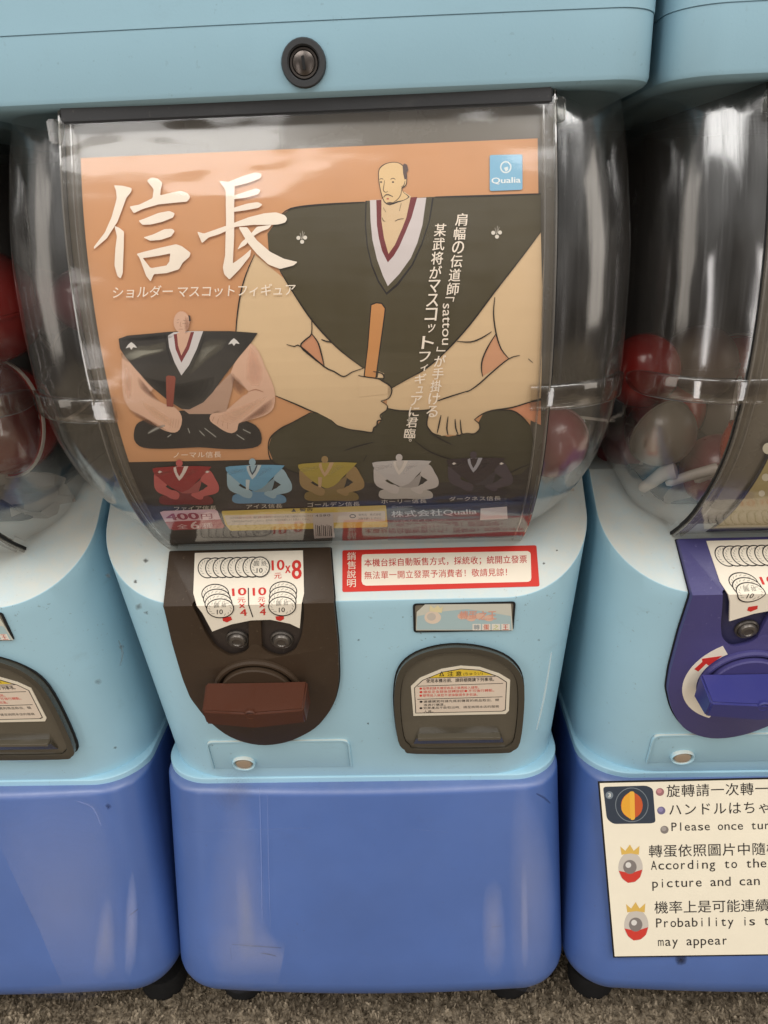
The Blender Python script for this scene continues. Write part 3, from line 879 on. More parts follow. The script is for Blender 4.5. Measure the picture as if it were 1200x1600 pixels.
    obj('flap_bead', slab(SURF_FACE, [loop3 + rounded([(ucl + .0009, vb), (ucl + .0009, vcl + .0009), (ucr - .0009, vcl + .0009), (ucr - .0009, vb)], [0, .0052, .0052, 0], 6)[::-1]], -.0005, .0016, .0004, 2), M_AQUA, root)
    hu, hv = SURF_FACE.inv(382, 1190)
    pg = obj('plug', on_surface(lathe([(.0078, .0004), (.0078, .0026), (.0073, .0034), (.0066, .0030), (.0058, .0010)], 32), SURF_FACE, hu, hv - .0005, 0, 1, 0, (1.08, .86, 1)), M_AQUA, root)
    obj('plug_cap', on_surface(lathe([(.0070, .0005), (.0058, .0016), (.0050, .0030), (0, .0034)], 32), SURF_FACE, hu, hv - .0005, 0, 1, 0, (1.05, .84, 1)), M_BEIGE, pg)
    # feet
    for fx in (-.118, .118):
        for fy in (.040, .27):
            bm = lathe([(0, 0), (.0185, 0), (.020, .004), (.020, .016), (.018, .020), (.010, .022), (.010, .078), (0, .078)], 24)
            for v in bm.verts: v.co += Vector((fx, fy, 0))
            obj('foot', bm, M_BLACK, root)
    # name plate window
    NP = px([(645, 942), (800, 940), (801, 985), (648, 984)])
    u0, v0 = SURF_FACE.inv(645, 943); u1, v1 = SURF_FACE.inv(802, 985)
    np_ = obj('name_plate', slab(SURF_FACE, [rounded([(u0, v0), (u1, v0), (u1, v1), (u0, v1)], .0025), rounded([(u0 + .0012, v0 + .0012), (u1 - .0012, v0 + .0012), (u1 - .0012, v1 - .0008), (u0 + .0012, v1 - .0008)], .002)], -.0005, .0007, .0003), M_GAP, root)
    obj('plate_backing', slab(SURF_FACE, [rounded([(u0 + .001, v0 + .001), (u1 - .001, v0 + .001), (u1 - .001, v1 - .001), (u0 + .001, v1 - .001)], .002)], -.0005, .0003), ink((120, 112, 98)), np_)
    return a, np_, pn, dr

machine_c = thing('capsule_machine', 'middle capsule toy machine with dark brown coin panel and orange poster in its window', 'capsule machine', (0, 0, 0), 'capsule toy machines in a row')
parts, plate_c, panel_c, door_c = build_parts(machine_c, M_BROWN, M_REDBR, 'c')

def copy_tree(o, parent=None, swap=None):
    c = o.copy(); COL.objects.link(c); c.parent = parent
    if swap and c.type == 'MESH':
        for i, sl in enumerate(c.material_slots):
            if sl.material in swap:
                m = swap[sl.material]; sl.link = 'OBJECT'; sl.material = m
    for ch in list(o.children): copy_tree(ch, c, swap)
    return c
machine_l = copy_tree(machine_c); machine_l.location = (-S, 0, 0)
machine_l['label'] = 'leftmost capsule toy machine, cut off by the photo edge, big red capsule inside'
machine_r = copy_tree(machine_c, None, {M_BROWN: M_INDIGO, M_REDBR: M_INDIGO2, M_BROWN2: M_INDIGO3}); machine_r.location = (S, 0, 0)
machine_r['label'] = 'capsule toy machine on the right with an indigo blue coin panel and knob'

# ------------------------------------------------------------------ stickers
RED = (205, 52, 44); WHITE = (236, 226, 208); INK = (34, 30, 28)
def coin(A, c, rx, ry, layer, face=True):
    A.disc(c, rx, ry, INK, layer, 40); A.disc(c, rx - 1.6, ry - 1.6, WHITE, layer + 1, 40)
    for k in range(16):
        a = 2 * math.pi * k / 16 + 0.2
        if not (1.2 < a < 1.9): 
            q = (c[0] + (rx - 6) * math.cos(a), c[1] + (ry - 5.5) * math.sin(a)); b = (c[0] + (rx - 3.4) * math.cos(a + .25), c[1] + (ry - 3.2) * math.sin(a + .25))
            A.stroke([q, b], 1.4, (188, 180, 166), layer + 2, 0, False)
    if face:
        A.text('圓', (c[0] - 9, c[1] - 8), (c[0] - 1.5, c[1] - 8.5), (c[0] - 9, c[1] - 1), (70, 66, 60), layer + 2)
        A.text('拾', (c[0] + 2, c[1] - 8.5), (c[0] + 9.5, c[1] - 9), (c[0] + 2, c[1] - 1.5), (70, 66, 60), layer + 2)
        A.text('10', (c[0] - 5, c[1] + 2), (c[0] + 4, c[1] + 1.5), (c[0] - 5, c[1] + 9), INK, layer + 2, .02)
def coin_sticker(root, x0, n, dx, label):
    """price sticker: white bent card with stacks of coins; dx shifts the pixels traced on the middle machine"""
    def q(p): return (p[0], p[1])
    out = [(308, 865), (475, 861), (477, 925), (470, 978), (455, 971), (425, 965), (395, 966), (365, 972), (335, 983), (320, 955), (306, 925)]
    bm = slab(SURF_FACE, [[SURF_FACE.inv(*p) for p in out]], .0035, .0047)
    st = obj('price_sticker', bm, ink(WHITE), root, label, ang=30)
    A = Art(SURF_FACE, 0.0, .00475, .00003)
    for k in range(8): coin(A, (328 + k * 11.6, 887.5 - k * .25), 15.5, 15.5, k * 3, k == 7)
    A.text('10', (427, 876), (446, 875), (427.5, 891), RED, 3, .035); A.text('元', (431, 895), (442, 894.5), (431, 903.5), RED, 3, .01)
    A.text('x', (448, 884), (456, 883.5), (448, 895), RED, 3, .035); A.text(str(n[0]), (458, 876), (472, 875), (459, 904), RED, 3, .05)
    for k in range(n[1]): coin(A, (340 + k * 2.6, 926 + k * 7.2), 21.5, 15, k * 3, k == n[1] - 1)
    for k in range(n[1]): coin(A, (445 - k * .5, 922 + k * 7.5), 21.5, 15, k * 3, k == n[1] - 1)
    A.text('10', (366, 918), (387, 916.5), (367, 929), RED, 3, .035); A.text('元', (374, 932), (386, 931.5), (375, 939), RED, 3, .01)
    A.text('x', (377, 941), (386, 940.5), (377, 947), RED, 3, .03); A.text(str(n[2]), (378, 949), (388, 948.5), (379, 959), RED, 3, .03)
    A.text('10', (398, 917), (418, 916), (398.5, 928.5), RED, 3, .035); A.text('元', (406, 931), (417, 930.5), (406, 938), RED, 3, .01)
    A.text('x', (408, 940), (417, 939.5), (408, 946), RED, 3, .03); A.text(str(n[2]), (409, 948), (418, 947.5), (409, 958), RED, 3, .03)
    A.stroke([(391, 917), (398, 961)], 1.6, INK, 3, 0, False)
    A.poly([(351, 962), (364, 960), (366, 965), (358, 969), (352, 967)], RED, 3); A.poly([(433, 960), (446, 959), (446, 964), (440, 967), (434, 965)], RED, 3)
    a = A.build('lettering', st)
coin_sticker(panel_c, 0, (8, 4, 4), 0, None)
panel_r = [o for o in machine_r.children if o.name.startswith('coin_panel')][0]
coin_sticker(panel_r, S, (6, 3, 3), 0, None)
# curved arrow sticker round the right knob
st_ring = []
ku, kv = SURF_FACE.inv(406, 1072)
def ringpt(r, a): return (ku + r * math.cos(a), kv + r * math.sin(a))
lo = [ringpt(.0292, rad(112 + i * 6)) for i in range(22)]; hi = [ringpt(.0378, rad(112 + i * 6)) for i in range(22)]
arrow = obj('arrow_sticker', slab(SURF_FACE, [lo + hi[::-1]], .0038, .0045), ink(WHITE), panel_r)
arr = [ringpt(.0300, rad(232)), ringpt(.0372, rad(215)), ringpt(.0350, rad(212)), ringpt(.0355, rad(200)), ringpt(.0320, rad(198)), ringpt(.0318, rad(212)), ringpt(.0294, rad(211))]
obj('arrow', slab(SURF_FACE, [arr], .0044, .00458), ink(RED), arrow)

# red notice on the shelf of the middle machine
NQ = [(535, 860), (838, 852), (843, 916), (535, 925)]
nt = obj('notice_sticker', slab(SURF_FACE, [rounded(px(NQ), .0012, 3)], -.0002, .0003), ink((208, 54, 44)), machine_c)
A = Art(SURF_FACE, 0, .00034, .00003)
A.poly([(571, 866), (824, 861), (828, 863), (829, 866), (830, 903), (829, 907), (825, 909), (572, 915), (567, 913), (565, 908), (565, 871), (566, 867)], (238, 226, 206), 0)
for k, ch in enumerate('銷售說明'):
    A.text(ch, (542.5, 863 + k * 14), (556, 862.5 + k * 14), (542.5, 875.5 + k * 14), (236, 220, 200), 1, .012)
def line(A, s, x0, y0, x1, y1, hgt, col, layer, bold=0.0, cjk=True):
    n = len(s); dx = ((x1 - x0) / n, (y1 - y0) / n)
    A.chars(s, (x0, y0), dx, dx[0] * 0.98, hgt, col, layer, bold, cjk)
line(A, '本機台採自動販售方式，採統收；統開立發票', 569, 886, 824, 880, 13.2, (190, 44, 40), 1, .018)
line(A, '無法單一開立發票予消費者！敬請見諒！', 569, 905.5, 801, 900, 13.2, (196, 70, 60), 1, .012)
A.build('lettering', nt)

# faded name label in the window of the plate
def plate_sticker(plate):
    st = obj('name_sticker', slab(SURF_FACE, [px([(651, 956), (664, 944), (798, 943), (801, 984), (650, 984)])], .0002, .0010), ink((206, 204, 190)), plate)
    A = Art(SURF_FACE, 0, .00105, .00003)
    A.poly([(652, 962), (690, 955), (730, 951), (770, 957), (798, 962), (799, 983), (651, 983)], (172, 194, 196), 0)
    A.disc((676, 964), 13, 10, (226, 206, 186), 1); A.disc((674, 963), 7, 6, (200, 190, 178), 2)
    A.poly([(671, 954), (672, 945), (678, 950), (684, 945), (688, 950), (692, 946), (690, 957)], (228, 214, 170), 2)
    for k in range(4): A.disc((722 + k * 14, 962 + (k % 2) * 3), 7.5, 5, (226, 186, 164), 1)
    A.text('轉蛋', (718, 954), (745, 953), (718, 967), (222, 160, 140), 2, .03); A.text('之王', (748, 954), (775, 953), (748, 968), (222, 160, 140), 2, .03)
    for k, (ch, c) in enumerate((('轉', (150, 160, 165)), ('蛋', (214, 96, 64)), ('之', (196, 200, 120)), ('王', (200, 76, 66)))):
        A.poly([(738 + k * 15, 974), (751 + k * 15, 974), (751 + k * 15, 984), (738 + k * 15, 984)], (232, 226, 214), 2)
        A.text(ch, (740 + k * 15, 975), (749 + k * 15, 975), (740 + k * 15, 983), c, 3, .02)
    A.build('lettering', st)
plate_sticker(plate_c)
SURF_DOOR = Ruled(FACE)
def door_sticker(door, smudge):
    O = [(642, 1072), (656, 1059), (690, 1045), (720, 1040), (750, 1042), (780, 1052), (797, 1062), (795, 1110), (790, 1115), (646, 1118)]
    # traced at the door's own height
    h = .0047
    sf = Ruled(FACE, h)
    st = obj('caution_sticker', slab(sf, [px(O, sf)], -.0003, .0004), ink((226, 216, 196)), door)
    A = Art(sf, 0, .00045, .00003)
    I = [(647, 1074), (660, 1062), (692, 1049), (720, 1044), (749, 1046), (778, 1056), (792, 1065), (790, 1109), (785, 1111), (649, 1114)]
    A.poly(I, (44, 38, 32), 0)
    c = (718, 1082)
    A.poly([((x - c[0]) * .982 + c[0], (y - c[1]) * .966 + c[1]) for x, y in I], (222, 205, 186), 1)
    A.poly([(671, 1058.5), (692, 1050), (720, 1045.5), (749, 1047.5), (770, 1054.5)], (222, 190, 62), 2)
    A.stroke([(668, 1059), (774, 1056)], .9, INK, 3, 0, False)
    A.poly([(686, 1056), (690, 1048), (694, 1055.7)], INK, 3, [[(688, 1055), (690, 1050.5), (692, 1054.8)]])
    A.text('注 意', (699, 1048.5), (721, 1048), (699, 1056), INK, 3, .02); A.text('(ちゅうい)', (724, 1050), (754, 1049), (724, 1055.5), INK, 3)
    line(A, '使用本機台前,請詳細閱讀下列事項。', 666, 1066.5, 776, 1063.5, 6.4, INK, 3, .02)
    A.stroke([(652, 1071.5), (786, 1067)], .8, INK, 3, 0, False)
    line(A, '●投幣前請先確認商品之後再投入錢幣。', 655, 1077.5, 752, 1075.5, 4.6, (214, 66, 54), 3)
    line(A, '●請投足金額後旋轉旋鈕●不可強行轉動。', 655, 1083, 776, 1080, 4.6, (214, 66, 54), 3)
    line(A, '●硬幣投入後恕不退換敬請多多包涵。', 655, 1088.5, 750, 1086.5, 4.6, (214, 66, 54), 3)
    A.stroke([(652, 1092), (785, 1088)], .8, INK, 3, 0, False)
    line(A, '●連續購買時請先將前購買的商品取出,關', 655, 1098, 780, 1095, 4.4, INK, 3)
    line(A, '後再行購買。', 662, 1103, 700, 1102, 4.2, INK, 3)
    line(A, '●如果產品不能取出時,請至詢問本店的服務', 655, 1107.8, 780, 1105, 4.2, INK, 3)
    A.text('人員。', (662, 1109.2), (677, 1109), (662, 1112.6), INK, 3)
    A.build('lettering', st)
door_sticker(door_c, False)
for m in (machine_l, machine_r):
    copy_tree([o for o in plate_c.children if o.name.startswith('name_sticker')][0], [o for o in m.children if o.name.startswith('name_plate')][0])
    copy_tree([o for o in door_c.children if o.name.startswith('caution_sticker')][0], [o for o in m.children if o.name.startswith('prize_door')][0])

# ------------------------------------------------------------------ the poster
po = thing('poster', 'orange poster of a seated samurai in a dark robe, inside the middle machine', 'poster', (0, F2Y(.40), D2Z(.18)))
def on_poster(o):
    o.location = -po.location; return o
PS = SURF_POSTER
ORG = (209, 151, 105); SKIN = (222, 190, 148); SKIN2 = (214, 178, 128); ROBE = (72, 64, 42); LINE = (30, 22, 18); BAND = (50, 42, 36)
uL, vT = PS.inv(126, 247); uR, _ = PS.inv(840, 216); vB = PS.inv(540, 846)[1]
bm = slab(PS, [[(uL, vT), (uR, vT - .0003), (uR, vB), (uL, vB)]], -.0003, 0.0)
on_poster(obj('card', bm, ink(ORG, .35), po, None, ang=60))
A = Art(PS, 0, .00005, .00003)
A.poly([(200, 722), (420, 718), (832, 702), (826, 800), (815, 843), (262, 852), (235, 800)], BAND, 1)
# arms and hands of the big drawing
armL = [(398, 398), (385, 428), (376, 460), (370, 502), (368, 545), (374, 578), (398, 602), (431, 618), (460, 630), (485, 641), (497, 645), (518, 656), (527, 664), (545, 670), (566, 673), (581, 675), (584, 668), (589, 664), (590, 657), (597, 655), (595, 648), (604, 640), (606, 634), (597, 628), (607, 622), (612, 612), (610, 603), (600, 597), (596, 586), (575, 576), (535, 545), (485, 490), (450, 440)]
A.poly(armL, SKIN, 3)
armR = [(606, 606), (666, 570), (772, 455), (845, 362), (845, 622), (829, 627), (800, 636), (768, 641), (752, 647), (741, 655), (748, 661), (749, 670), (741, 678), (722, 677), (716, 680), (701, 679), (689, 681), (676, 676), (667, 664), (668, 650), (672, 640), (655, 641), (625, 641), (604, 637)]
A.poly(armR, SKIN, 3)
A.poly([(487, 521), (478, 530), (470, 541), (488, 558), (506, 572), (503, 552), (499, 537)], (206, 144, 106), 4)
A.poly([(775, 521), (763, 540), (754, 560), (752, 575), (754, 588), (775, 575), (795, 560), (783, 545)], (212, 154, 116), 4)
A.poly([(795, 638), (829, 629), (845, 626), (845, 664), (828, 656), (812, 648)], (222, 150, 112), 2)
# legs
leg = [(425, 680), (440, 668), (456, 660), (485, 644), (497, 645), (518, 656), (527, 664), (545, 670), (566, 673), (581, 675), (589, 664), (597, 655), (595, 648), (604, 638), (640, 642), (672, 640), (667, 664), (676, 676), (700, 682), (722, 679), (748, 670), (747, 661), (755, 646), (777, 640), (800, 641), (815, 650), (828, 664), (834, 690), (832, 722), (815, 740), (740, 752), (600, 756), (500, 748), (455, 735), (428, 722), (419, 700)]
A.poly(leg, ROBE, 2); A.poly(leg, (66, 60, 40), 2.4)
# robe
robe = [(438, 338), (455, 326), (500, 320), (570, 316), (600, 313), (670, 308), (760, 306), (845, 303), (845, 362), (815, 402), (772, 457), (735, 506), (700, 545), (666, 575), (636, 592), (612, 606), (600, 597), (568, 575), (535, 550), (510, 526), (485, 497), (460, 460), (438, 424), (420, 392), (418, 365)]
A.poly(robe, (76, 67, 44), 5)
# collar layers, chest
A.poly([(571, 314), (570, 352), (573, 385), (580, 415), (590, 440), (604, 461), (622, 446), (645, 415), (660, 382), (672, 345), (678, 309)], LINE, 6)
A.poly([(573, 314), (572, 352), (575, 385), (582, 414), (592, 438), (604, 457), (620, 443), (643, 413), (658, 381), (670, 345), (675, 309)], (80, 71, 48), 7)
A.poly([(578, 313), (579, 345), (582, 375), (589, 405), (598, 430), (606, 447), (624, 428), (642, 403), (652, 380), (660, 352), (666, 309)], (214, 202, 198), 8)
A.poly([(588, 313), (589, 352), (592, 372), (597, 392), (606, 410), (615, 400), (624, 385), (634, 362), (643, 340), (652, 308)], (118, 40, 44), 9)
A.poly([(596, 312), (596, 345), (600, 372), (607, 397), (617, 383), (628, 358), (635, 340), (642, 307), (632, 300), (612, 306)], SKIN, 10)
A.poly([(592, 285), (591, 272), (593, 263), (600, 257), (610, 254), (621, 254), (630, 259), (635, 268), (636, 282), (634, 291), (628, 295), (632, 302), (640, 308), (630, 314), (621, 317), (609, 321), (600, 316), (595, 301)], LINE, 11, smooth=2)
A.poly([(593, 285), (592, 272), (594, 264), (601, 258), (610, 255), (621, 255), (629, 260), (634, 268), (635, 282), (633, 290), (627, 294), (631, 302), (638, 308), (630, 313), (620, 315), (609, 319), (601, 315), (596, 301)], (228, 192, 140), 12, smooth=2)
A.poly([(629, 259), (632, 256), (636, 258), (638, 266), (635, 272), (636, 280), (632, 281), (630, 272)], (92, 72, 66), 13)
for s in ([(593, 281), (596, 279.5), (599, 281)], [(610, 281), (614, 279), (618, 281)], [(601, 282), (600, 290), (599, 298), (603, 301), (606, 299)], [(633, 283), (631, 290), (627, 292)], [(628, 294), (626, 305), (620, 313), (609, 320)],
          [(597, 340), (599, 345), (602, 346)], [(617, 346), (623, 343), (631, 342)], [(599, 325), (603, 332)], [(627, 318), (624, 330)]):
    A.stroke(s, 1.1, (70, 52, 40), 14)
for c in ((595.5, 285), (614, 285)): A.disc(c, 1.8, 1.3, (70, 60, 52), 14, 10)
A.stroke([(599, 309), (603, 305), (608, 305), (614, 308)], 1.9, (92, 76, 62), 14); A.disc((606, 311), 2.0, 1.4, (190, 100, 84), 14, 10)
A.poly([(604, 317), (609, 316), (615, 317), (609, 321.5)], (80, 62, 50), 14)
# stick held in the fist
A.poly([(579, 475), (588, 472), (597, 473), (603, 481), (602, 492), (588, 592), (578, 592), (568, 588), (574, 540)], LINE, 6)
A.poly([(580.5, 477), (588, 474), (596, 475), (601, 482), (600, 492), (586.5, 590), (578, 590), (570, 587), (575.5, 540)], (206, 142, 84), 7)
A.poly([(592, 580), (600, 583), (599, 590), (590, 590)], SKIN, 7)
A.poly([(560, 588), (590, 590), (606, 600), (606, 615), (560, 620)], SKIN, 8)
for s in ([(398, 398), (385, 428), (376, 460), (370, 502), (368, 545)], [(431, 618), (460, 630), (485, 641), (497, 645)],
          [(518, 656), (527, 664), (545, 670), (566, 673), (581, 675), (584, 668), (589, 664), (590, 657), (597, 655), (594, 648), (604, 640), (605, 633), (595, 626)],
          [(595, 626), (607, 622), (612, 612), (610, 603), (598, 595), (590, 591), (568, 588), (560, 586)], [(583, 580), (597, 583), (600, 590), (596, 594)],
          [(487, 497), (487, 521), (478, 530), (470, 541), (488, 558), (506, 572)], [(487, 521), (497, 535), (503, 555), (507, 573)], [(448, 538), (460, 541), (470, 541), (506, 572), (522, 580), (537, 588), (550, 581), (568, 575)],
          [(502, 530), (510, 533), (520, 535)], [(438, 424), (460, 460), (485, 497), (510, 526), (535, 550), (568, 575)],
          [(845, 362), (815, 402), (772, 457), (735, 506), (700, 545), (666, 575), (636, 592), (612, 606)],
          [(773, 464), (771, 490), (775, 521), (783, 545), (795, 560)], [(775, 521), (763, 540), (754, 560), (752, 575), (754, 588)], [(812, 555), (795, 560), (770, 580), (750, 598), (735, 609), (728, 612)], [(735, 609), (700, 620), (683, 626)],
          [(714, 533), (735, 534), (752, 528), (768, 518)], [(604, 637), (625, 641), (655, 641), (672, 639)],
          [(845, 622), (829, 627), (800, 636), (768, 641), (752, 647), (741, 655)], [(741, 655), (749, 662), (749, 670), (741, 677), (730, 676)], [(730, 676), (722, 677), (720, 668), (719, 655)], [(716, 679), (712, 668), (711, 654)], [(700, 679), (698, 668), (700, 650)], [(689, 680), (676, 676), (667, 664), (669, 648), (673, 636)], [(683, 676), (686, 662), (689, 648)], [(713, 678), (716, 680), (722, 677)],
          [(419, 700), (420, 690), (425, 680), (440, 668), (456, 660), (485, 644)], [(419, 700), (421, 712), (428, 722), (455, 735), (500, 748)], [(777, 640), (800, 641), (815, 650), (828, 664)],
          [(538, 703), (560, 696), (584, 690)], [(573, 710), (568, 720)], [(648, 688), (670, 704), (695, 714), (718, 720)], [(672, 676), (690, 686), (706, 694)], [(740, 732), (790, 738), (812, 730), (828, 724)],
          [(438, 338), (455, 326), (500, 320), (570, 316)], [(680, 308), (760, 306), (845, 303)], [(825, 560), (832, 566)]):
    A.stroke(s, 2.2, LINE, 15)
for cx, cy in ((472, 372), (776, 364)):
    for dx_, dy_ in ((-5.5, 0), (5, -.5), (.3, 6)): A.disc((cx + dx_, cy + dy_), 3.2, 3.2, (226, 216, 200), 15, 12)
    A.stroke([(cx - .5, cy + 2), (cx - 3, cy - 8)], 1.2, (210, 200, 184), 15, 0); A.stroke([(cx, cy + 2), (cx + 1, cy - 11)], 1.2, (210, 200, 184), 15, 0); A.stroke([(cx, cy + 2), (cx + 4, cy - 9)], 1.2, (210, 200, 184), 15, 0)
on_poster(A.build('samurai_drawing', po))

# the toy shown beside it and the row of small coloured ones
def toy(A, T, skin, robe_c, light, collar, inner, stick, legs, L0, detail=True):
    f = lambda pts: [T(p) for p in pts]
    dkskin = tuple(int(x * .84) for x in skin)
    A.poly(f([(210, 673), (214, 662), (224, 656), (245, 650), (282, 641), (343, 641), (385, 657), (400, 664), (408, 676), (408, 692), (395, 699), (368, 701), (340, 700), (310, 698), (270, 700), (235, 700), (218, 696), (210, 686)]), legs, L0, smooth=2)
    A.poly(f([(333, 610), (361, 582), (366, 590), (362, 612), (354, 642), (329, 646), (296, 646), (285, 638)]), dkskin, L0 + 1)
    A.poly(f([(193, 553), (191, 580), (192, 610), (196, 626), (204, 639), (218, 649), (235, 657), (248, 667), (261, 673), (273, 675), (281, 670), (285, 655), (281, 643), (270, 633), (259, 631), (246, 624), (233, 612), (240, 606), (212, 572)]), skin, L0 + 1, smooth=2)
    A.poly(f([(392, 536), (406, 552), (414, 572), (425, 596), (430, 616), (428, 636), (418, 646), (403, 652), (384, 657), (373, 661), (371, 671), (362, 676), (350, 672), (338, 664), (329, 657), (329, 648), (340, 641), (352, 641), (366, 630), (380, 618), (389, 611), (374, 598), (361, 582), (374, 556)]), skin, L0 + 1, smooth=2)
    A.poly(f([(186, 529), (200, 524), (235, 521), (266, 518), (315, 517), (360, 517), (403, 520), (392, 536), (375, 556), (350, 588), (333, 612), (318, 628), (296, 639), (284, 638), (262, 624), (238, 604), (214, 578), (197, 558), (188, 544)]), robe_c, L0 + 3)
    if light:
        n_ = 6 if detail else 3
        A.blob(f([(193, 552), (210, 541), (232, 540), (255, 535), (257, 541), (254, 549), (235, 554), (214, 560), (203, 563)]), light, L0 + 4, n_)
        A.blob(f([(318, 538), (335, 532), (352, 534), (345, 546), (325, 560), (305, 578), (300, 574)]), light, L0 + 4, n_, .16)
    if detail:
        A.blob(f([(197, 556), (214, 547), (238, 547), (252, 545), (250, 549), (226, 554), (208, 561)]), (206, 202, 184), L0 + 5, 8, .10)
        A.blob(f([(316, 546), (330, 540), (340, 540), (326, 552), (312, 566)]), (170, 166, 152), L0 + 5, 8, .07)
        A.blob(f([(190, 530), (215, 527), (262, 522), (262, 528), (214, 533)]), (26, 24, 23), L0 + 5, 5, .12)
        A.blob(f([(205, 640), (235, 655), (262, 672), (240, 664), (212, 650)]), (150, 102, 78), L0 + 2.6, 8, .09)
        A.blob(f([(426, 622), (420, 642), (400, 652), (376, 660), (398, 642)]), (150, 102, 78), L0 + 2.6, 8, .09)
        A.blob(f([(218, 590), (236, 610), (250, 626), (236, 620), (220, 606)]), (140, 96, 76), L0 + 2.6, 8, .09)
        A.blob(f([(364, 584), (384, 606), (376, 616), (364, 604)]), (140, 96, 76), L0 + 2.6, 8, .09)
        A.blob(f([(290, 495), (297, 503), (296, 515), (290, 520)]), (176, 130, 104), L0 + 8.6, 6, .10)
        A.stroke(f([(277, 500), (281, 499)]), 1, (120, 86, 66), L0 + 9.6, 0); A.stroke(f([(287, 500), (292, 501)]), 1, (120, 86, 66), L0 + 9.6, 0)
        A.stroke(f([(283, 503), (282, 509), (285, 510)]), .8, (170, 120, 92), L0 + 9.6, 0); A.stroke(f([(280, 514), (287, 514)]), 1, (150, 96, 80), L0 + 9.6, 0)
        for q in range(4): A.stroke(f([(268 + q * 4, 652 + q), (266 + q * 4, 668)]), .9, (186, 136, 108), L0 + 3, 0)
        A.blob(f([(228, 590), (280, 600), (330, 590), (318, 618), (296, 632), (262, 618)]), (30, 27, 26), L0 + 4, 5, .2)
        A.blob(f([(196, 572), (206, 590), (204, 620), (196, 610)]), (238, 200, 170), L0 + 2, 6, .15)
        A.blob(f([(225, 628), (262, 650), (268, 664), (240, 650)]), (240, 204, 170), L0 + 2, 6, .14)
        A.blob(f([(392, 545), (410, 575), (404, 600), (386, 590)]), (238, 196, 168), L0 + 2, 6, .16)
        A.blob(f([(345, 648), (385, 632), (415, 620), (392, 642), (362, 660)]), (240, 204, 172), L0 + 2, 6, .14)
    A.poly(f([(263, 524), (272, 519), (284, 518), (304, 517), (318, 517), (308, 545), (296, 570), (284, 586), (273, 565), (265, 542)]), collar, L0 + 5)
    if inner:
        A.poly(f([(272, 522), (304, 518), (296, 545), (284, 566), (275, 545)]), inner, L0 + 6)
        A.poly(f([(277, 520), (299, 518), (292, 540), (284, 555), (279, 540)]), skin, L0 + 7)
    else:
        A.poly(f([(272, 520), (302, 518), (294, 545), (284, 566), (276, 545)]), robe_c, L0 + 6)
    if stick: A.poly(f([(260, 588), (263, 586), (273, 587), (275, 590), (271, 635), (261, 634)]), stick, L0 + 5)
    A.disc(T((284.5, 503)), abs(T((297, 0))[0] - T((284.5, 0))[0]), abs(T((0, 520))[1] - T((0, 503))[1]), skin, L0 + 8, 18)
    if detail:
        A.poly(f([(295, 492), (298, 493), (299, 501), (296, 502)]), (70, 52, 46), L0 + 9)
        A.stroke(f([(277, 504), (280, 504)]), 1, (110, 80, 60), L0 + 9, 0); A.stroke(f([(286, 505), (291, 505)]), 1, (110, 80, 60), L0 + 9, 0)
        A.stroke(f([(258, 520), (262, 545), (270, 570)]), 2.0, (36, 32, 30), L0 + 4); A.stroke(f([(322, 520), (312, 548), (298, 580)]), 2.0, (36, 32, 30), L0 + 4)
        for c in ((206, 540), (366, 534)):
            A.poly(f([(c[0] - 9, c[1] + 4), (c[0] - 5, c[1] - 2), (c[0], c[1] - 6), (c[0] + 5, c[1] - 2), (c[0] + 9, c[1] + 3), (c[0] + 3, c[1] + 2), (c[0], c[1] + 6), (c[0] - 3, c[1] + 2)]), (222, 216, 208), L0 + 6)
        for s in ([(232, 676), (246, 668), (258, 664)], [(262, 682), (268, 678)], [(294, 668), (297, 676)], [(312, 672), (320, 680)], [(320, 668), (338, 682)], [(370, 678), (382, 686)], [(380, 670), (392, 676)]):
            A.stroke(f(s), 6.0, soft((150, 146, 136), .3), L0 + 2); A.stroke(f(s), 3.0, soft((190, 186, 176), .5), L0 + 2.4)
        A.stroke(f([(389, 611), (400, 608), (412, 612)]), 1.6, (170, 116, 88), L0 + 2)
        for k in range(4): A.stroke(f([(335 + k * 7, 650 + k * 3), (332 + k * 8, 657 + k * 4)]), 1.2, (176, 124, 98), L0 + 3, 0)
    else:
        A.poly(f([(366, 592), (386, 612), (372, 628), (358, 634), (362, 612)]), (38, 32, 30), L0 + 2)
B1 = Art(PS, 0, .00055, .00003)
toy(B1, lambda p: p, (220, 176, 148), (52, 48, 44), (118, 112, 98), (214, 206, 202), (128, 52, 52), (142, 70, 54), (40, 34, 32), 0)
on_poster(B1.build('toy_photo', po, 'largest toy picture, black robe with white collar'))
minis = [((288, 755), (196, 92, 88), (150, 34, 36), (178, 70, 66), (224, 206, 196), None, (120, 28, 30), 'red toy picture'),
         ((402, 753), (158, 186, 198), (108, 164, 196), (140, 188, 210), (196, 206, 208), (52, 66, 84), (104, 150, 184), 'pale blue toy picture'),
         ((515, 749), (158, 128, 82), (172, 150, 62), (200, 182, 100), (196, 160, 120), None, (132, 110, 60), 'gold toy picture'),
         ((631, 746), (206, 196, 190), (200, 192, 188), (222, 216, 212), (226, 214, 204), (206, 196, 186), (192, 184, 176), 'white toy picture'),
         ((747, 742), (74, 62, 70), (52, 38, 42), (70, 56, 60), (168, 164, 170), None, (46, 36, 38), 'near black toy picture')]
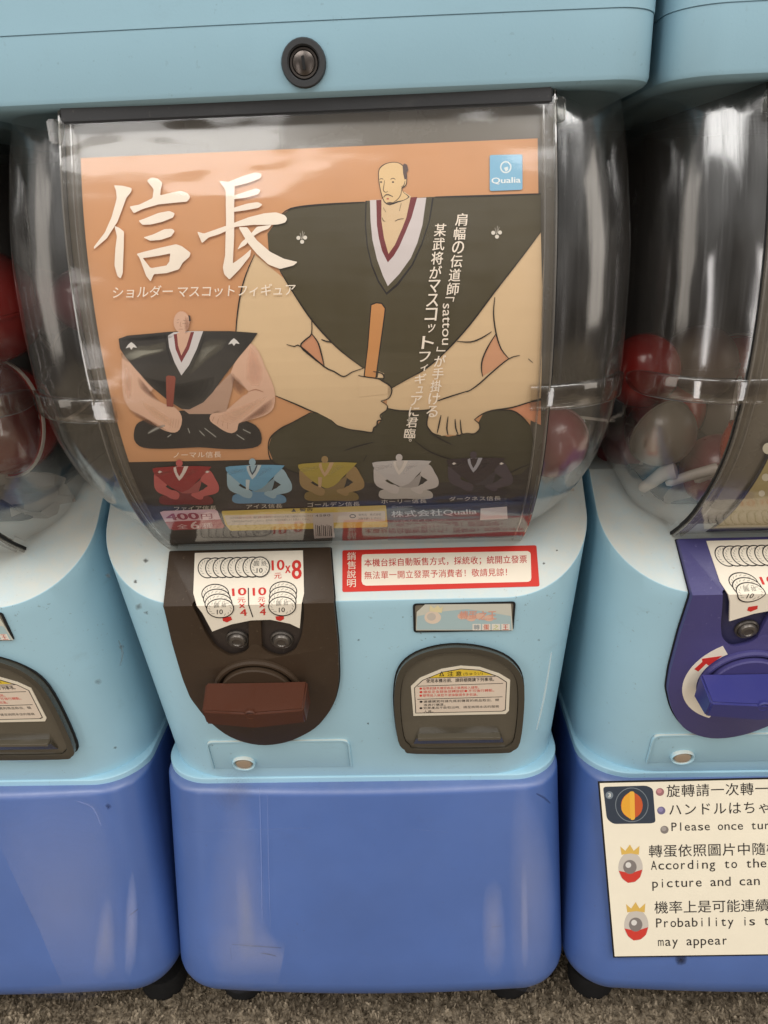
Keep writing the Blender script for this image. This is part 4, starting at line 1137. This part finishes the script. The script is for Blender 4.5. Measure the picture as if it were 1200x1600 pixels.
for i, (c, sk, rb, lt, co, inn, lg, lb) in enumerate(minis):
    k = .425; kk = .33
    B = Art(PS, 0, .00055, .00003)
    toy(B, lambda p, c=c: (c[0] + (p[0] - 302) * k, c[1] + (p[1] - 602) * kk), sk, rb, lt, co, inn, co if i in (1, 2) else None, lg, 0, False)
    if i in (0, 4):
        for dx_ in (-38, 36): B.poly([(c[0] + dx_ - 3, c[1] - 19), (c[0] + dx_, c[1] - 21.5), (c[0] + dx_ + 4, c[1] - 19.5), (c[0] + dx_, c[1] - 17.5)], (226, 214, 204), 9)
    on_poster(B.build('toy_photo', po, lb))

# lettering of the poster
T = Art(PS, 0, .00090, .00003)
CREAM = (250, 234, 214)
def z(pts): return [(120 + x / 3.3333, 220 + y / 3.3333) for x, y in pts]
big = [[(197, 235), (245, 238), (290, 250), (288, 268), (262, 300), (240, 360), (215, 425), (160, 510), (95, 565), (92, 555), (150, 480), (185, 400), (205, 330), (212, 300), (208, 262)],
 [(200, 445), (225, 455), (250, 475), (248, 560), (243, 690), (232, 718), (215, 705), (200, 650), (205, 560), (213, 500)],
 [(368, 212), (392, 195), (425, 200), (450, 222), (442, 250), (437, 288), (500, 272), (545, 264), (580, 275), (594, 298), (578, 320), (530, 324), (430, 334), (350, 357), (300, 380), (287, 360), (278, 345), (330, 335), (398, 302), (404, 255)],
 [(325, 418), (350, 410), (430, 378), (485, 368), (514, 380), (505, 402), (450, 424), (390, 438), (345, 440)],
 [(350, 505), (400, 490), (460, 462), (500, 460), (514, 472), (495, 500), (440, 518), (385, 522)],
 [(742, 212), (775, 215), (825, 225), (822, 350), (822, 500), (815, 640), (870, 600), (910, 565), (905, 600), (850, 670), (797, 723), (770, 695), (763, 660), (775, 600), (780, 420), (778, 260)],
 [(790, 218), (860, 190), (930, 168), (965, 176), (960, 198), (900, 222), (820, 242)],
 [(818, 290), (900, 262), (940, 250), (960, 262), (945, 283), (880, 300), (818, 308)],
 [(818, 352), (890, 330), (945, 322), (970, 335), (950, 352), (880, 365), (818, 373)],
 [(630, 475), (665, 485), (780, 445), (900, 400), (980, 380), (1040, 375), (1085, 390), (1098, 408), (1088, 428), (1050, 438), (1010, 440), (920, 440), (830, 450), (740, 490), (690, 505), (655, 535)],
 [(845, 452), (890, 452), (940, 520), (1010, 580), (1080, 615), (1152, 632), (1130, 650), (1060, 668), (1000, 645), (940, 590), (890, 530)],
 [(1000, 442), (1018, 440), (1000, 460), (960, 475), (920, 500), (880, 545), (838, 568), (860, 530), (905, 490), (940, 450)]]
for i, b in enumerate(big): T.poly(rounded(z(b), 2.2, 3), CREAM, i * .35)
T.poly(rounded(z([(315, 590), (350, 580), (430, 560), (520, 540), (550, 550), (596, 585), (590, 605), (555, 635), (535, 670), (470, 690), (405, 695), (388, 733), (365, 705), (345, 650), (330, 610)]), 2, 3), CREAM, 2, [z([(348, 612), (430, 600), (490, 588), (485, 630), (470, 650), (395, 663), (385, 660)])])
s1, s2 = 'ショルダー', 'マスコットフィギュア'
T.chars(s1, (176, 467), (19.4, -.45), 19.5, 20, CREAM, 5, .012, True, .12)
T.chars(s2, (277, 465.5), (18.6, -.35), 19, 20, CREAM, 5, .012, True, .12)
line(T, 'ノーマル信長', 270, 714, 347, 713, 10, CREAM, 5)
for s, c, w in (('ファイア信長', (306, 793), 66), ('アイス信長', (414, 790), 56), ('ゴールデン信長', (522, 787), 82), ('ホーリー信長', (632, 782), 70), ('ダークネス信長', (743, 778), 80)):
    line(T, s, c[0] - w / 2 - 2, c[1] + 3, c[0] + w / 2, c[1] + 1.5, 7.5, (214, 204, 188), 5)
def vertical(s, p0, p1, size, skip_rot='「」'):
    n = len(s); 
    for i, ch in enumerate(s):
        t = i / n
        x, y = lerp(p0[0], p1[0], t), lerp(p0[1], p1[1], t)
        w = size
        vs, fs, bb = text_mesh(ch, .025)
        if ch in '「」ーsatou':
            T_rot(ch, x, y, w)
        else:
            hh = (p1[1] - p0[1]) / n * .93
            gx0, gx1 = bb[0], bb[1]; ww = w * min(1.0, (gx1 - gx0) / .9)
            gh = hh * min(1.0, (bb[3] - bb[2]) / .9)
            cy = y + hh * .5
            if ch == '。': T.text(ch, (x + w * .3, y + 1), (x + w * .6, y + 1), (x + w * .28, y + 5), CREAM, 6, .02)
            else: T.text(ch, (x - ww / 2 + 1.5, cy - gh / 2), (x + ww / 2 + 1.5, cy - gh / 2 - .3), (x - ww / 2 - 1.0, cy + gh / 2), CREAM, 6, .025)
def T_rot(ch, x, y, w): pass
def vcol(items):
    for ch, x, y, w, h_, rot_ in items:
        if rot_:   # turned a quarter clockwise
            T.text(ch, (x + w / 2, y), (x + w / 2 - 1.5, y + h_), (x - w / 2, y), CREAM, 6, .03)
        else:
            T.text(ch, (x - w / 2 + 1.3, y), (x + w / 2 + 1.3, y - .4), (x - w / 2 - .8, y + h_), CREAM, 6, .025)
def runs(s, p0, p1, w, hf=.90):
    n = len(s); it = []
    for i, ch in enumerate(s):
        t = i / n; x, y = lerp(p0[0], p1[0], t), lerp(p0[1], p1[1], t); st = (p1[1] - p0[1]) / n
        small = ch in 'ッィュ'
        ww = w * (.62 if small else 1); hh = st * hf * (.66 if small else 1)
        if ch == 'に': ww *= .9
        it.append((ch, x + (w * .15 if small else 0), y + st * .06 + (st * .15 if small else 0), ww, hh, False))
    vcol(it)
runs('肩幅の伝道師', (720.5, 333), (705, 462), 18)
vcol([('「', 703, 464, 14, 7, True)])
vcol([('sattou', 697.5, 474, 11.5, 64, True)])
vcol([('」', 690, 541, 14, 7, True)])
runs('が手掛ける', (687, 553), (672, 651), 17)
runs('某武将がマスコット', (687.5, 349), (666, 545), 18)
runs('フィギュアに君臨', (663, 548), (637, 684), 17)
T.disc((641, 686), 2.2, 2.0, CREAM, 6, 12, .8)
on_poster(T.build('lettering', po))
G = Art(PS, 0, .00055, .00003)
# maker's blue square
G.poly(rounded([(765, 243), (816, 242), (816, 297), (765, 299)], 3, 3), (132, 184, 212), 0)
G.disc((790, 262), 9, 9.5, (224, 232, 232), 1, 24, 2.2); G.poly([(787, 263), (793, 261), (794, 266), (790, 269)], (224, 232, 232), 1)
G.text('Qualia', (768, 278.5), (813, 277), (768, 289), (236, 240, 238), 1, .035)
on_poster(G.build('maker_logo', po))
G = Art(PS, 0, .00055, .00003)
G.poly([(250, 799), (256, 797), (334, 794), (340, 797), (345, 810), (258, 814)], (226, 188, 196), 0)
G.poly([(258, 814), (345, 810), (351, 821), (348, 824), (272, 827), (265, 825)], (176, 66, 72), 0)
G.text('400', (258, 801.5), (308, 799.5), (262, 811.5), (158, 60, 84), 1, .05); G.text('円', (314, 802), (331, 801), (315, 810), (158, 60, 84), 1, .03)
G.text('全', (276, 818), (292, 817), (278, 825), (226, 190, 190), 1, .02); G.text('6', (298, 813.5), (310, 813), (299, 825), (236, 206, 204), 1, .05); G.text('種', (316, 816), (332, 815), (317, 824), (226, 190, 190), 1, .02)
on_poster(G.build('price_tag', po))
G = Art(PS, 0, .00055, .00003)
G.poly(rounded([(346, 797), (603, 788), (606, 822), (360, 828), (352, 818)], 2.5, 3), (214, 186, 84), 0)
G.poly(rounded([(350, 804), (602, 797), (602, 813), (356, 819.5)], 2, 3), (212, 196, 178), 1)
G.poly([(455, 798.5), (459, 793), (463, 798)], (60, 50, 34), 1); G.text('警告', (468, 793), (489, 792), (468, 798), (60, 50, 34), 1, .03)
line(G, '小さな部品があります。誤飲窒息の危険がありますのでお子様には絶対に与えないでください。', 360, 810, 500, 806, 3.8, (96, 82, 72), 2)
line(G, '対象年齢を必ずお守りください。使用前に取扱説明書をよくお読みください。', 362, 815, 486, 811.5, 3.8, (96, 82, 72), 2)
line(G, '発売元 株式会社', 560, 805, 596, 804, 4, (96, 82, 72), 2); line(G, '対象年齢15才以上', 560, 811, 596, 810, 4, (96, 82, 72), 2)
G.disc((551, 805), 5, 3.2, (60, 54, 50), 2, 14, 1.4)
on_poster(G.build('caution_box', po))
G = Art(PS, 0, .00058, .00003)
G.poly([(606, 790), (828, 781), (815, 843), (606, 847)], (42, 46, 62), 0)
G.text('株式会社Qualia', (611, 797), (744, 792), (612, 807.5), (196, 200, 208), 1, .02)
G.text('公式サイト https:', (613, 811), (700, 808), (613, 815.5), (150, 152, 160), 1)
G.text('©sattou', (612, 788.5), (644, 787), (612, 792), (160, 160, 164), 1)
G.poly([(751, 793), (792, 790), (793, 809), (750, 811)], (214, 206, 206), 1)
on_poster(G.build('maker_line', po))
G = Art(PS, 0, .00066, .00003)
G.poly([(489, 801), (520, 799), (523, 838), (491, 840)], (206, 196, 190), 0)
for k in range(9): G.stroke([(493 + k * 3, 818 + (k % 3) * 1), (494 + k * 3, 836)], .9 + (k % 3) * .5, (70, 62, 60), 1, 0, False)
line(G, '4580', 492, 807, 517, 806, 5, (70, 62, 60), 1, 0, False)
on_poster(G.build('barcode_label', po))

# poster of the right machine: dark above, straw yellow foot
p2 = thing('poster', 'dark poster with a straw yellow foot inside the right machine', 'poster', (S, F2Y(.40), D2Z(.18)))
sf = PS
bm = slab(PS, [[(-.088, .030), (.100, .030), (.100, vB), (-.088, vB)]], -.0003, 0)
o_ = obj('card', bm, ink((34, 36, 46)), p2, ang=60); o_.location = -p2.location + Vector((S, 0, 0))
vy = PS.inv(620, 640)[1]; vz = PS.inv(620, 836)[1]
bm = slab(PS, [[(-.0865, vy), (.100, vy), (.100, vz), (-.0865, vz)]], .0001, .0003)
o_ = obj('printed_foot', bm, ink((176, 158, 104)), p2, ang=60); o_.location = -p2.location + Vector((S, 0, 0))
A = Art(PS, S, .0004, .00003)
for c in ((1200, 700, 9), (1196, 745, 6), (1190, 770, 5)): A.disc((c[0], c[1]), c[2], c[2], (222, 214, 190), 0, 14)
o_ = A.build('printed_dots', p2); o_.location = -p2.location + Vector((S, 0, 0))
for v_ in (): pass

# ------------------------------------------------------------------ instruction sign on the right plinth
sg = thing('instruction_sign', 'white trilingual instruction sheet with a black border taped to the right blue plinth', 'sign', (S, F2Y(.4215), D2Z(.55)))
SB = Ruled([(.4420, .392), (.4205, .563)], .0050)
uA, vA = SB.inv(934, 1221, S); uB, vB2 = SB.inv(958, 1496, S)
def sadd(o): o.location = Vector((S, 0, 0)) - sg.location; return o
# the sheet hangs slightly askew: build it from the traced corners
TLc, BLc = (uA, vA), (uB, vB2)
ln = .215
ex = Vector((TLc[0] - BLc[0], TLc[1] - BLc[1])).normalized(); ey = Vector((-ex.y, ex.x))
_r = SB.inv(1198, 1215, S); _t = Vector((_r[0] - TLc[0], _r[1] - TLc[1])).normalized() * ln; ey = _t.normalized(); TRc = (TLc[0] + _t.x, TLc[1] + _t.y); BRc = (BLc[0] + _t.x, BLc[1] + _t.y)
sadd(obj('sheet', slab(SB, [[TLc, TRc, BRc, BLc]], -.0003, .0002), ink((28, 26, 26)), sg))
def ins(l, d):
    c = Vector(((l[0][0] + l[2][0]) / 2, (l[0][1] + l[2][1]) / 2)); return [tuple(Vector(p) + (c - Vector(p)).normalized() * d * 1.35) for p in l]
A = Art(SB, S, .00026, .00003)
A._add(flat([[tuple(Vector(TLc) - ex * .0012 + ey * .0012), tuple(Vector(TRc) - ex * .0012 - ey * .0012), tuple(Vector(BRc) + ex * .0012 - ey * .0012), tuple(Vector(BLc) + ex * .0012 + ey * .0012)]]), (236, 227, 206), 0)
o_ = sadd(A.build('printed_ground', sg))
A = Art(SB, S, .00035, .00003)
IK = (44, 40, 40)
A.chars('旋轉請一次轉一圈', (1041, 1246), (23, -.6), 22, 21, IK, 1, .004)
A.chars('ハンドルはちゃんと', (1044, 1275), (23.2, -.6), 22, 21, IK, 1, .004)
A.chars('Please once turn', (1048, 1302), (10.35, -.2), 15, 19, IK, 1, .006, False)
A.chars('轉蛋依照圖片中隨機', (1013, 1340), (23, -.5), 22.5, 21, IK, 1, .004)
A.chars('According to the', (1016, 1363), (11.4, -.25), 17, 20.5, IK, 1, .006, False)
A.chars('picture and can not', (1018, 1391), (11.35, -.3), 17, 20.5, IK, 1, .006, False)
A.chars('機率上是可能連續', (1022, 1428), (22.5, -.5), 22.5, 21, IK, 1, .004)
A.chars('Probability is the', (1024, 1453), (11.2, -.25), 17, 20.5, IK, 1, .006, False)
A.chars('may appear', (1027, 1482), (11.1, -.25), 17, 20.5, IK, 1, .006, False)
sadd(A.build('lettering', sg))
A = Art(SB, S, .00035, .00003)
for c, col in (((1031, 1237), (196, 138, 140)), ((1033, 1266), (140, 132, 170)), ((1038, 1296), (160, 152, 146))):
    A.disc(c, 6.5, 6.2, tuple(int(x * .8) for x in col), 0, 16); A.disc((c[0] - 1, c[1] - 1.5), 4, 3.6, col, 1, 14)
A.poly(rounded([(942, 1229), (1010, 1227), (1020, 1232), (1024, 1284), (1018, 1286), (958, 1287), (948, 1279)], 5, 4), (54, 62, 74), 0)
A.disc((952, 1242), 6, 6, (120, 130, 138), 1, 16); A.text('3', (950, 1239), (954, 1239), (950, 1245), (226, 226, 220), 2, .03)
A.disc((987, 1257), 26, 27, (120, 128, 134), 1, 30, 1.2); A.disc((987, 1258), 17, 20, (196, 90, 50), 1, 24); A.poly([(972, 1250), (980, 1240), (988, 1239), (988, 1277), (978, 1274), (971, 1265)], (226, 164, 58), 2, smooth=2)
A.poly(rounded([(983, 1236), (991, 1236), (992, 1280), (985, 1281)], 3, 3), (232, 176, 70), 3)
sadd(A.build('knob_picture', sg))
for cy in (1355, 1445):
    cx = 985 if cy < 1400 else 994
    A = Art(SB, S, .00035, .00003)
    A.disc((cx, cy), 19, 24, (196, 188, 178), 0, 28)
    A.poly([(cx - 18.5, cy + 5), (cx, cy + 9), (cx + 18.5, cy + 3), (cx + 15, cy + 15), (cx + 7, cy + 22), (cx - 4, cy + 24), (cx - 13, cy + 17)], (200, 62, 52), 1)
    A.disc((cx - 1, cy - 1), 10.5, 11, (128, 120, 116), 2, 22); A.disc((cx - 3.5, cy - 4), 4.5, 4.5, (214, 210, 204), 3, 14)
    A.poly([(cx - 14, cy - 20), (cx - 16, cy - 33), (cx - 8, cy - 26), (cx - 1, cy - 36), (cx + 5, cy - 26), (cx + 14, cy - 34), (cx + 13, cy - 20), (cx, cy - 22)], (214, 176, 90), 1)
    o_ = sadd(A.build('capsule_icon', sg))

# ------------------------------------------------------------------ capsules and other contents seen through the domes
def capsule(loc, R, colm, rotv, label, seam=True, clear_half=True):
    t = thing('toy_capsule', label, 'toy capsule', loc)
    prof = [(R * math.sin(a), -R * math.cos(a)) for a in [math.pi / 2 * k / 14 for k in range(15)]]
    prof += [(R * 1.03, 0.0), (R * 1.03, R * .05)]
    a = obj('lower_half', lathe(prof, 40), colm, t, ang=50)
    prof = [(R * 1.0, R * .05)] + [(R * .985 * math.cos(a), R * .05 + R * .985 * math.sin(a)) for a in [math.pi / 2 * k / 14 for k in range(15)]]
    b = obj('upper_half', lathe(prof, 40), M_CAPCLEAR if clear_half else colm, t, ang=50)
    bm = bmesh.new()
    n = 48
    R1 = [[bm.verts.new(((R * 1.03 + r) * math.cos(2 * math.pi * i / n), (R * 1.03 + r) * math.sin(2 * math.pi * i / n), h)) for i in range(n)] for r, h in ((0, -.0008), (.0012, -.0008), (.0012, .0008), (0, .0008))]
    for k in range(4):
        for i in range(n): bm.faces.new((R1[k][i], R1[k][(i + 1) % n], R1[(k + 1) % 4][(i + 1) % n], R1[(k + 1) % 4][i]))
    if seam: obj('rim', bm, M_WHITEPL, t, ang=40)
    else: bm.free()
    t.rotation_euler = rotv
    return t
def at(px_, py_, F):
    d = CM.T @ np.array([(px_ - 600) / FOC, (py_ - 800) / FOC, 1.0]); k = F / d[1]
    return Vector((d[0] * k + CXO, F - YO, CH - d[2] * k))
capsule(at(2, 655, .455), .0345, M_RED, (rad(82), rad(0), rad(-24)), 'big red capsule with a thin pale rim in the left machine')
capsule(at(-22, 480, .455), .032, M_RED, (rad(10), 0, 0), 'red capsule half hidden at the left edge above the big one', False, False)
capsule(at(1003, 580, .470), .0225, M_RED, (rad(30), rad(40), 0), 'round red capsule high in the dome of the right machine', False, False)
capsule(at(1032, 675, .446), .0205, M_MILK, (rad(-60), rad(-50), 0), 'capsule with a milky half below the round red one', False)
capsule(at(1196, 700, .425), .024, M_ORANGE, (rad(10), rad(30), 0), 'orange capsule against the seam of the right machine', False, False)
capsule(at(1120, 735, .455), .022, M_PINK, (rad(0), rad(30), 0), 'dull pink capsule low in the right machine', False, False)
capsule(at(862, 690, .415), .0200, M_PINK, (rad(90), rad(0), 0), 'pink capsule behind the right shoulder of the middle dome', False, False)
capsule(at(128, 470, .450), .017, M_PINK, (rad(90), 0, 0), 'small pink capsule behind the left shoulder of the middle dome', False, False)
capsule(at(1092, 570, .50), .024, plastic('brown_capsule_plastic', (86, 58, 48), .35, 0, .1, 0), (0, 0, 0), 'brown capsule at the back of the right dome', False, False)

for k_, (cx_, cy_, F_, R_, m_, lb_) in enumerate((
    (1040, 640, .505, .026, M_RED, 'red capsule in shadow behind the milky one in the right machine'),
    (1150, 655, .500, .026, M_MILK, 'milky capsule at the back right of the right dome'),
    (985, 700, .500, .022, M_PINK, 'dull pink capsule low at the left edge of the right dome'),
    (1075, 720, .500, .024, M_DARK, 'charcoal capsule in the shade low in the right dome'),
    (1155, 585, .530, .026, M_RED, 'dark red capsule highest at the back of the right dome'),
    (40, 560, .520, .026, M_DARK, 'charcoal capsule in the shade behind the big red one'),
    (15, 780, .500, .026, M_PINK, 'dull pink capsule at the bottom left edge of the photo dome'),
    (75, 745, .500, .022, M_DARK, 'charcoal capsule low at the right of the left dome'),
    (900, 650, .470, .022, M_DARK, 'charcoal capsule behind the right grip of the middle dome'),
    (110, 620, .480, .022, M_DARK, 'charcoal capsule behind the left grip of the middle dome'),
    (140, 560, .500, .022, M_DARK, 'charcoal capsule higher behind the left shoulder of the middle dome'))):
    capsule(at(cx_, cy_, F_), R_, m_, (rad(50 + 37 * k_), rad(23 * k_), rad(61 * k_)), lb_, True, k_ % 3 != 0)

def leaflet(loc, sx, sz, seed, label, rz=0.0, tilt=0.3):
    rng = random.Random(seed); n = 7
    bm = bmesh.new(); G_ = []
    for i in range(n):
        G_.append([bm.verts.new(((i / (n - 1) - .5) * sx + rng.gauss(0, .0011), rng.gauss(0, .0016) + .005 * math.sin(i * 1.1 + seed + j * .4), (j / (n - 1) - .5) * sz + rng.gauss(0, .0011))) for j in range(n)])
    for i in range(n - 1):
        for j in range(n - 1): bm.faces.new((G_[i][j], G_[i + 1][j], G_[i + 1][j + 1], G_[i][j + 1]))
    o = obj('leaflet', bm, M_PAPER, None, label, ang=35)
    o.location = loc; o.rotation_euler = (tilt, rng.uniform(-.4, .4), rz); o['category'] = 'leaflet'
    o['group'] = 'crumpled leaflets inside the domes'
    return o
leaflet(at(40, 770, .455), .055, .030, 1, 'crumpled white leaflet under the big red capsule in the left machine')
leaflet(at(72, 815, .458), .040, .024, 6, 'smaller grey shadowed leaflet at the lower right of the left dome', .4)
leaflet(at(885, 725, .432), .020, .040, 2, 'crumpled white leaflet low behind the right shoulder of the middle dome', .5)
leaflet(at(1100, 790, .450), .050, .022, 4, 'crumpled pale leaflet at the bottom of the right dome', -.2)

def limb(pts, radii, label):
    """pale toy arm: a tapering tube with a rounded fist"""
    pts = [Vector(p) for p in pts]
    ps = [Vector(p) for p in smooth_line([tuple(p) for p in pts], 4)]
    rs = [lerp(radii[min(int(i / 4), len(radii) - 2)], radii[min(int(i / 4) + 1, len(radii) - 1)], (i % 4) / 4) if i < len(ps) - 1 else radii[-1] for i in range(len(ps))]
    bm = bmesh.new(); R = []
    for i, p in enumerate(ps):
        d = (ps[min(i + 1, len(ps) - 1)] - ps[max(i - 1, 0)]).normalized()
        u = d.cross(Vector((0, 1, 0.1))).normalized(); w = d.cross(u)
        e = 1.0
        if i == 0 or i == len(ps) - 1: e = .45
        R.append([bm.verts.new(p + (u * math.cos(2 * math.pi * k / 12) + w * math.sin(2 * math.pi * k / 12)) * rs[i] * e) for k in range(12)])
    for a, b in zip(R, R[1:]):
        for k in range(12): bm.faces.new((a[k], a[(k + 1) % 12], b[(k + 1) % 12], b[k]))
    bm.faces.new(R[0]); bm.faces.new(R[-1][::-1])
    o = obj('toy_figure_piece', bm, M_WHITEPL, None, label, ang=60); o['category'] = 'toy piece'; o['group'] = 'pale toy pieces in the right dome'
    return o
limb([at(1000, 765, .442), at(1020, 752, .438), at(1040, 738, .436), at(1058, 733, .434)], [.003, .0038, .0046, .0058], 'short pale toy arm with a round fist in the right dome')
limb([at(1040, 756, .436), at(1075, 744, .434), at(1105, 736, .432), at(1124, 731, .431)], [.0024, .003, .0032, .0036], 'long thin pale toy arm pointing right in the right dome')
limb([at(1085, 752, .440), at(1120, 740, .437), at(1145, 744, .436)], [.002, .0026, .0022], 'thin bent pale toy arm behind the long one')

# ------------------------------------------------------------------ scuffs, dirt, tape remains and highlight streaks painted on the plinths
GR = []
def scuffs_and_sheen(machine, x0, surf, items, name='scuff_mark'):
    for kind, pts, w, col, al in items:
        A = Art(surf, x0, .00012 + .00001 * (len(GR) % 9), .000012); GR.append(1)
        if kind == 's':
            for k in range(2): A.stroke([(p[0] + random.uniform(-.6, .6), p[1] + random.uniform(-.6, .6)) for p in pts], w * (1 + .7 * k), soft(col, al), k * .3)
        elif name == 'sheen_rub_mark': A.blob(pts, col, 0, 15, al * .32, 1.35, .12, .25)
        else: A.blob(pts, col, 0, 6, al * .45, 1.5, .3)
        A.build(name, machine)
def spot(x, y, r, k=7): return [(x + r * random.uniform(.5, 1.3) * math.cos(6.283 * i / k), y + r * random.uniform(.4, 1.1) * math.sin(6.283 * i / k)) for i in range(k)]
SBP = Ruled([(.4420, .392), (.4205, .563)], .0036)
DK = (84, 78, 70)
scuffs_and_sheen(machine_c, 0, SURF_FACE, [('b', spot(216, 948, 6), 0, DK, .3), ('b', spot(229, 957, 3), 0, DK, .3), ('b', spot(169, 900, 4), 0, (100, 80, 66), .2), ('b', spot(228, 876, 3), 0, DK, .3), ('b', spot(212, 909, 2.5), 0, DK, .35),
    ('b', spot(575, 1130, 1.6), 0, DK, .4), ('b', spot(842, 1000, 1.6), 0, DK, .3), ('s', [(862, 1020), (850, 1090), (838, 1140)], 2.0, (225, 236, 238), .3), ('b', spot(560, 1000, 1.5), 0, DK, .3),
    ('b', spot(850, 880, 1.8), 0, DK, .35), ('b', spot(870, 860, 2), 0, DK, .3)])
scuffs_and_sheen(machine_c, 0, SBP, [('s', [(362, 1475), (395, 1478), (440, 1481)], 1.0, (40, 48, 84), .4), ('s', [(408, 1489), (420, 1491), (432, 1494)], 1.2, (40, 48, 84), .45), ('s', [(360, 1480), (362, 1500)], .8, (40, 48, 84), .3),
    ('s', [(768, 1448), (785, 1446)], 1.2, (40, 48, 84), .35), ('s', [(838, 1240), (850, 1246), (860, 1255)], 2.4, (34, 44, 80), .35), ('b', spot(372, 1233, 26, 9), 0, (120, 124, 150), .08),
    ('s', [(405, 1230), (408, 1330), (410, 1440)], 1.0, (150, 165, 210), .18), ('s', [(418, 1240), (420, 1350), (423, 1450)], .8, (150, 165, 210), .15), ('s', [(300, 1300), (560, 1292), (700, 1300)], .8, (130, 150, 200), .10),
    ('s', [(500, 1512), (570, 1514), (640, 1510)], 1.2, (40, 48, 84), .25)])
CH_ = (178, 184, 214)  # pale blobs: highlight streaks painted on the plinths, over some chalky rubbing
scuffs_and_sheen(machine_c, 0, SBP, [('b', [(336, 1420), (352, 1330), (372, 1262), (398, 1330), (412, 1440), (440, 1500), (400, 1512), (350, 1508)], 0, CH_, .055), ('b', [(345, 1470), (380, 1452), (440, 1480), (470, 1504), (410, 1514), (352, 1510)], 0, CH_, .06),
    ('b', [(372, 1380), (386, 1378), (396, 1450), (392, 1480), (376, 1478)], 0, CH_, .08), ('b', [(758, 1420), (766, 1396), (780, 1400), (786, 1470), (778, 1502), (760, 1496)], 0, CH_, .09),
    ('b', [(806, 1290), (820, 1262), (846, 1320), (858, 1400), (846, 1490), (812, 1504), (804, 1420)], 0, CH_, .055), ('b', [(815, 1380), (822, 1376), (824, 1480), (816, 1484)], 0, CH_, .10)], 'sheen_rub_mark')
scuffs_and_sheen(machine_l, -S, SBP, [('b', [(20, 1300), (150, 1290), (172, 1400), (174, 1508), (60, 1520), (10, 1460)], 0, CH_, .05), ('b', [(160, 1430), (172, 1420), (176, 1500), (150, 1508)], 0, CH_, .10), ('b', [(199, 1420), (207, 1380), (213, 1430), (210, 1490), (198, 1500)], 0, CH_, .12)], 'sheen_rub_mark')
scuffs_and_sheen(machine_l, -S, SURF_FACE, [('b', spot(153, 1065, 4), 0, DK, .2), ('b', spot(190, 1010, 3), 0, DK, .2), ('s', [(186, 1000), (192, 1020), (188, 1040)], 2.2, (110, 120, 124), .25), ('b', spot(180, 1168, 2), 0, DK, .3), ('b', spot(60, 1118, 7), 0, DK, .2)])
scuffs_and_sheen(machine_l, -S, SBP, [('b', spot(169, 1260, 3.5), 0, (36, 44, 84), .4), ('s', [(202, 1430), (210, 1425), (216, 1420)], 1.2, (40, 48, 84), .4), ('s', [(120, 1252), (145, 1262), (158, 1290)], 1.6, (150, 160, 205), .2)])
scuffs_and_sheen(machine_r, S, SBP, [('b', [(1058, 1496), (1070, 1495), (1069, 1504), (1060, 1505)], 0, (44, 42, 50), .35), ('b', [(1086, 1494), (1112, 1493), (1108, 1506), (1092, 1508)], 0, (44, 42, 50), .35), ('b', [(1165, 1490), (1178, 1489), (1176, 1495), (1166, 1495)], 0, (44, 42, 50), .3)])
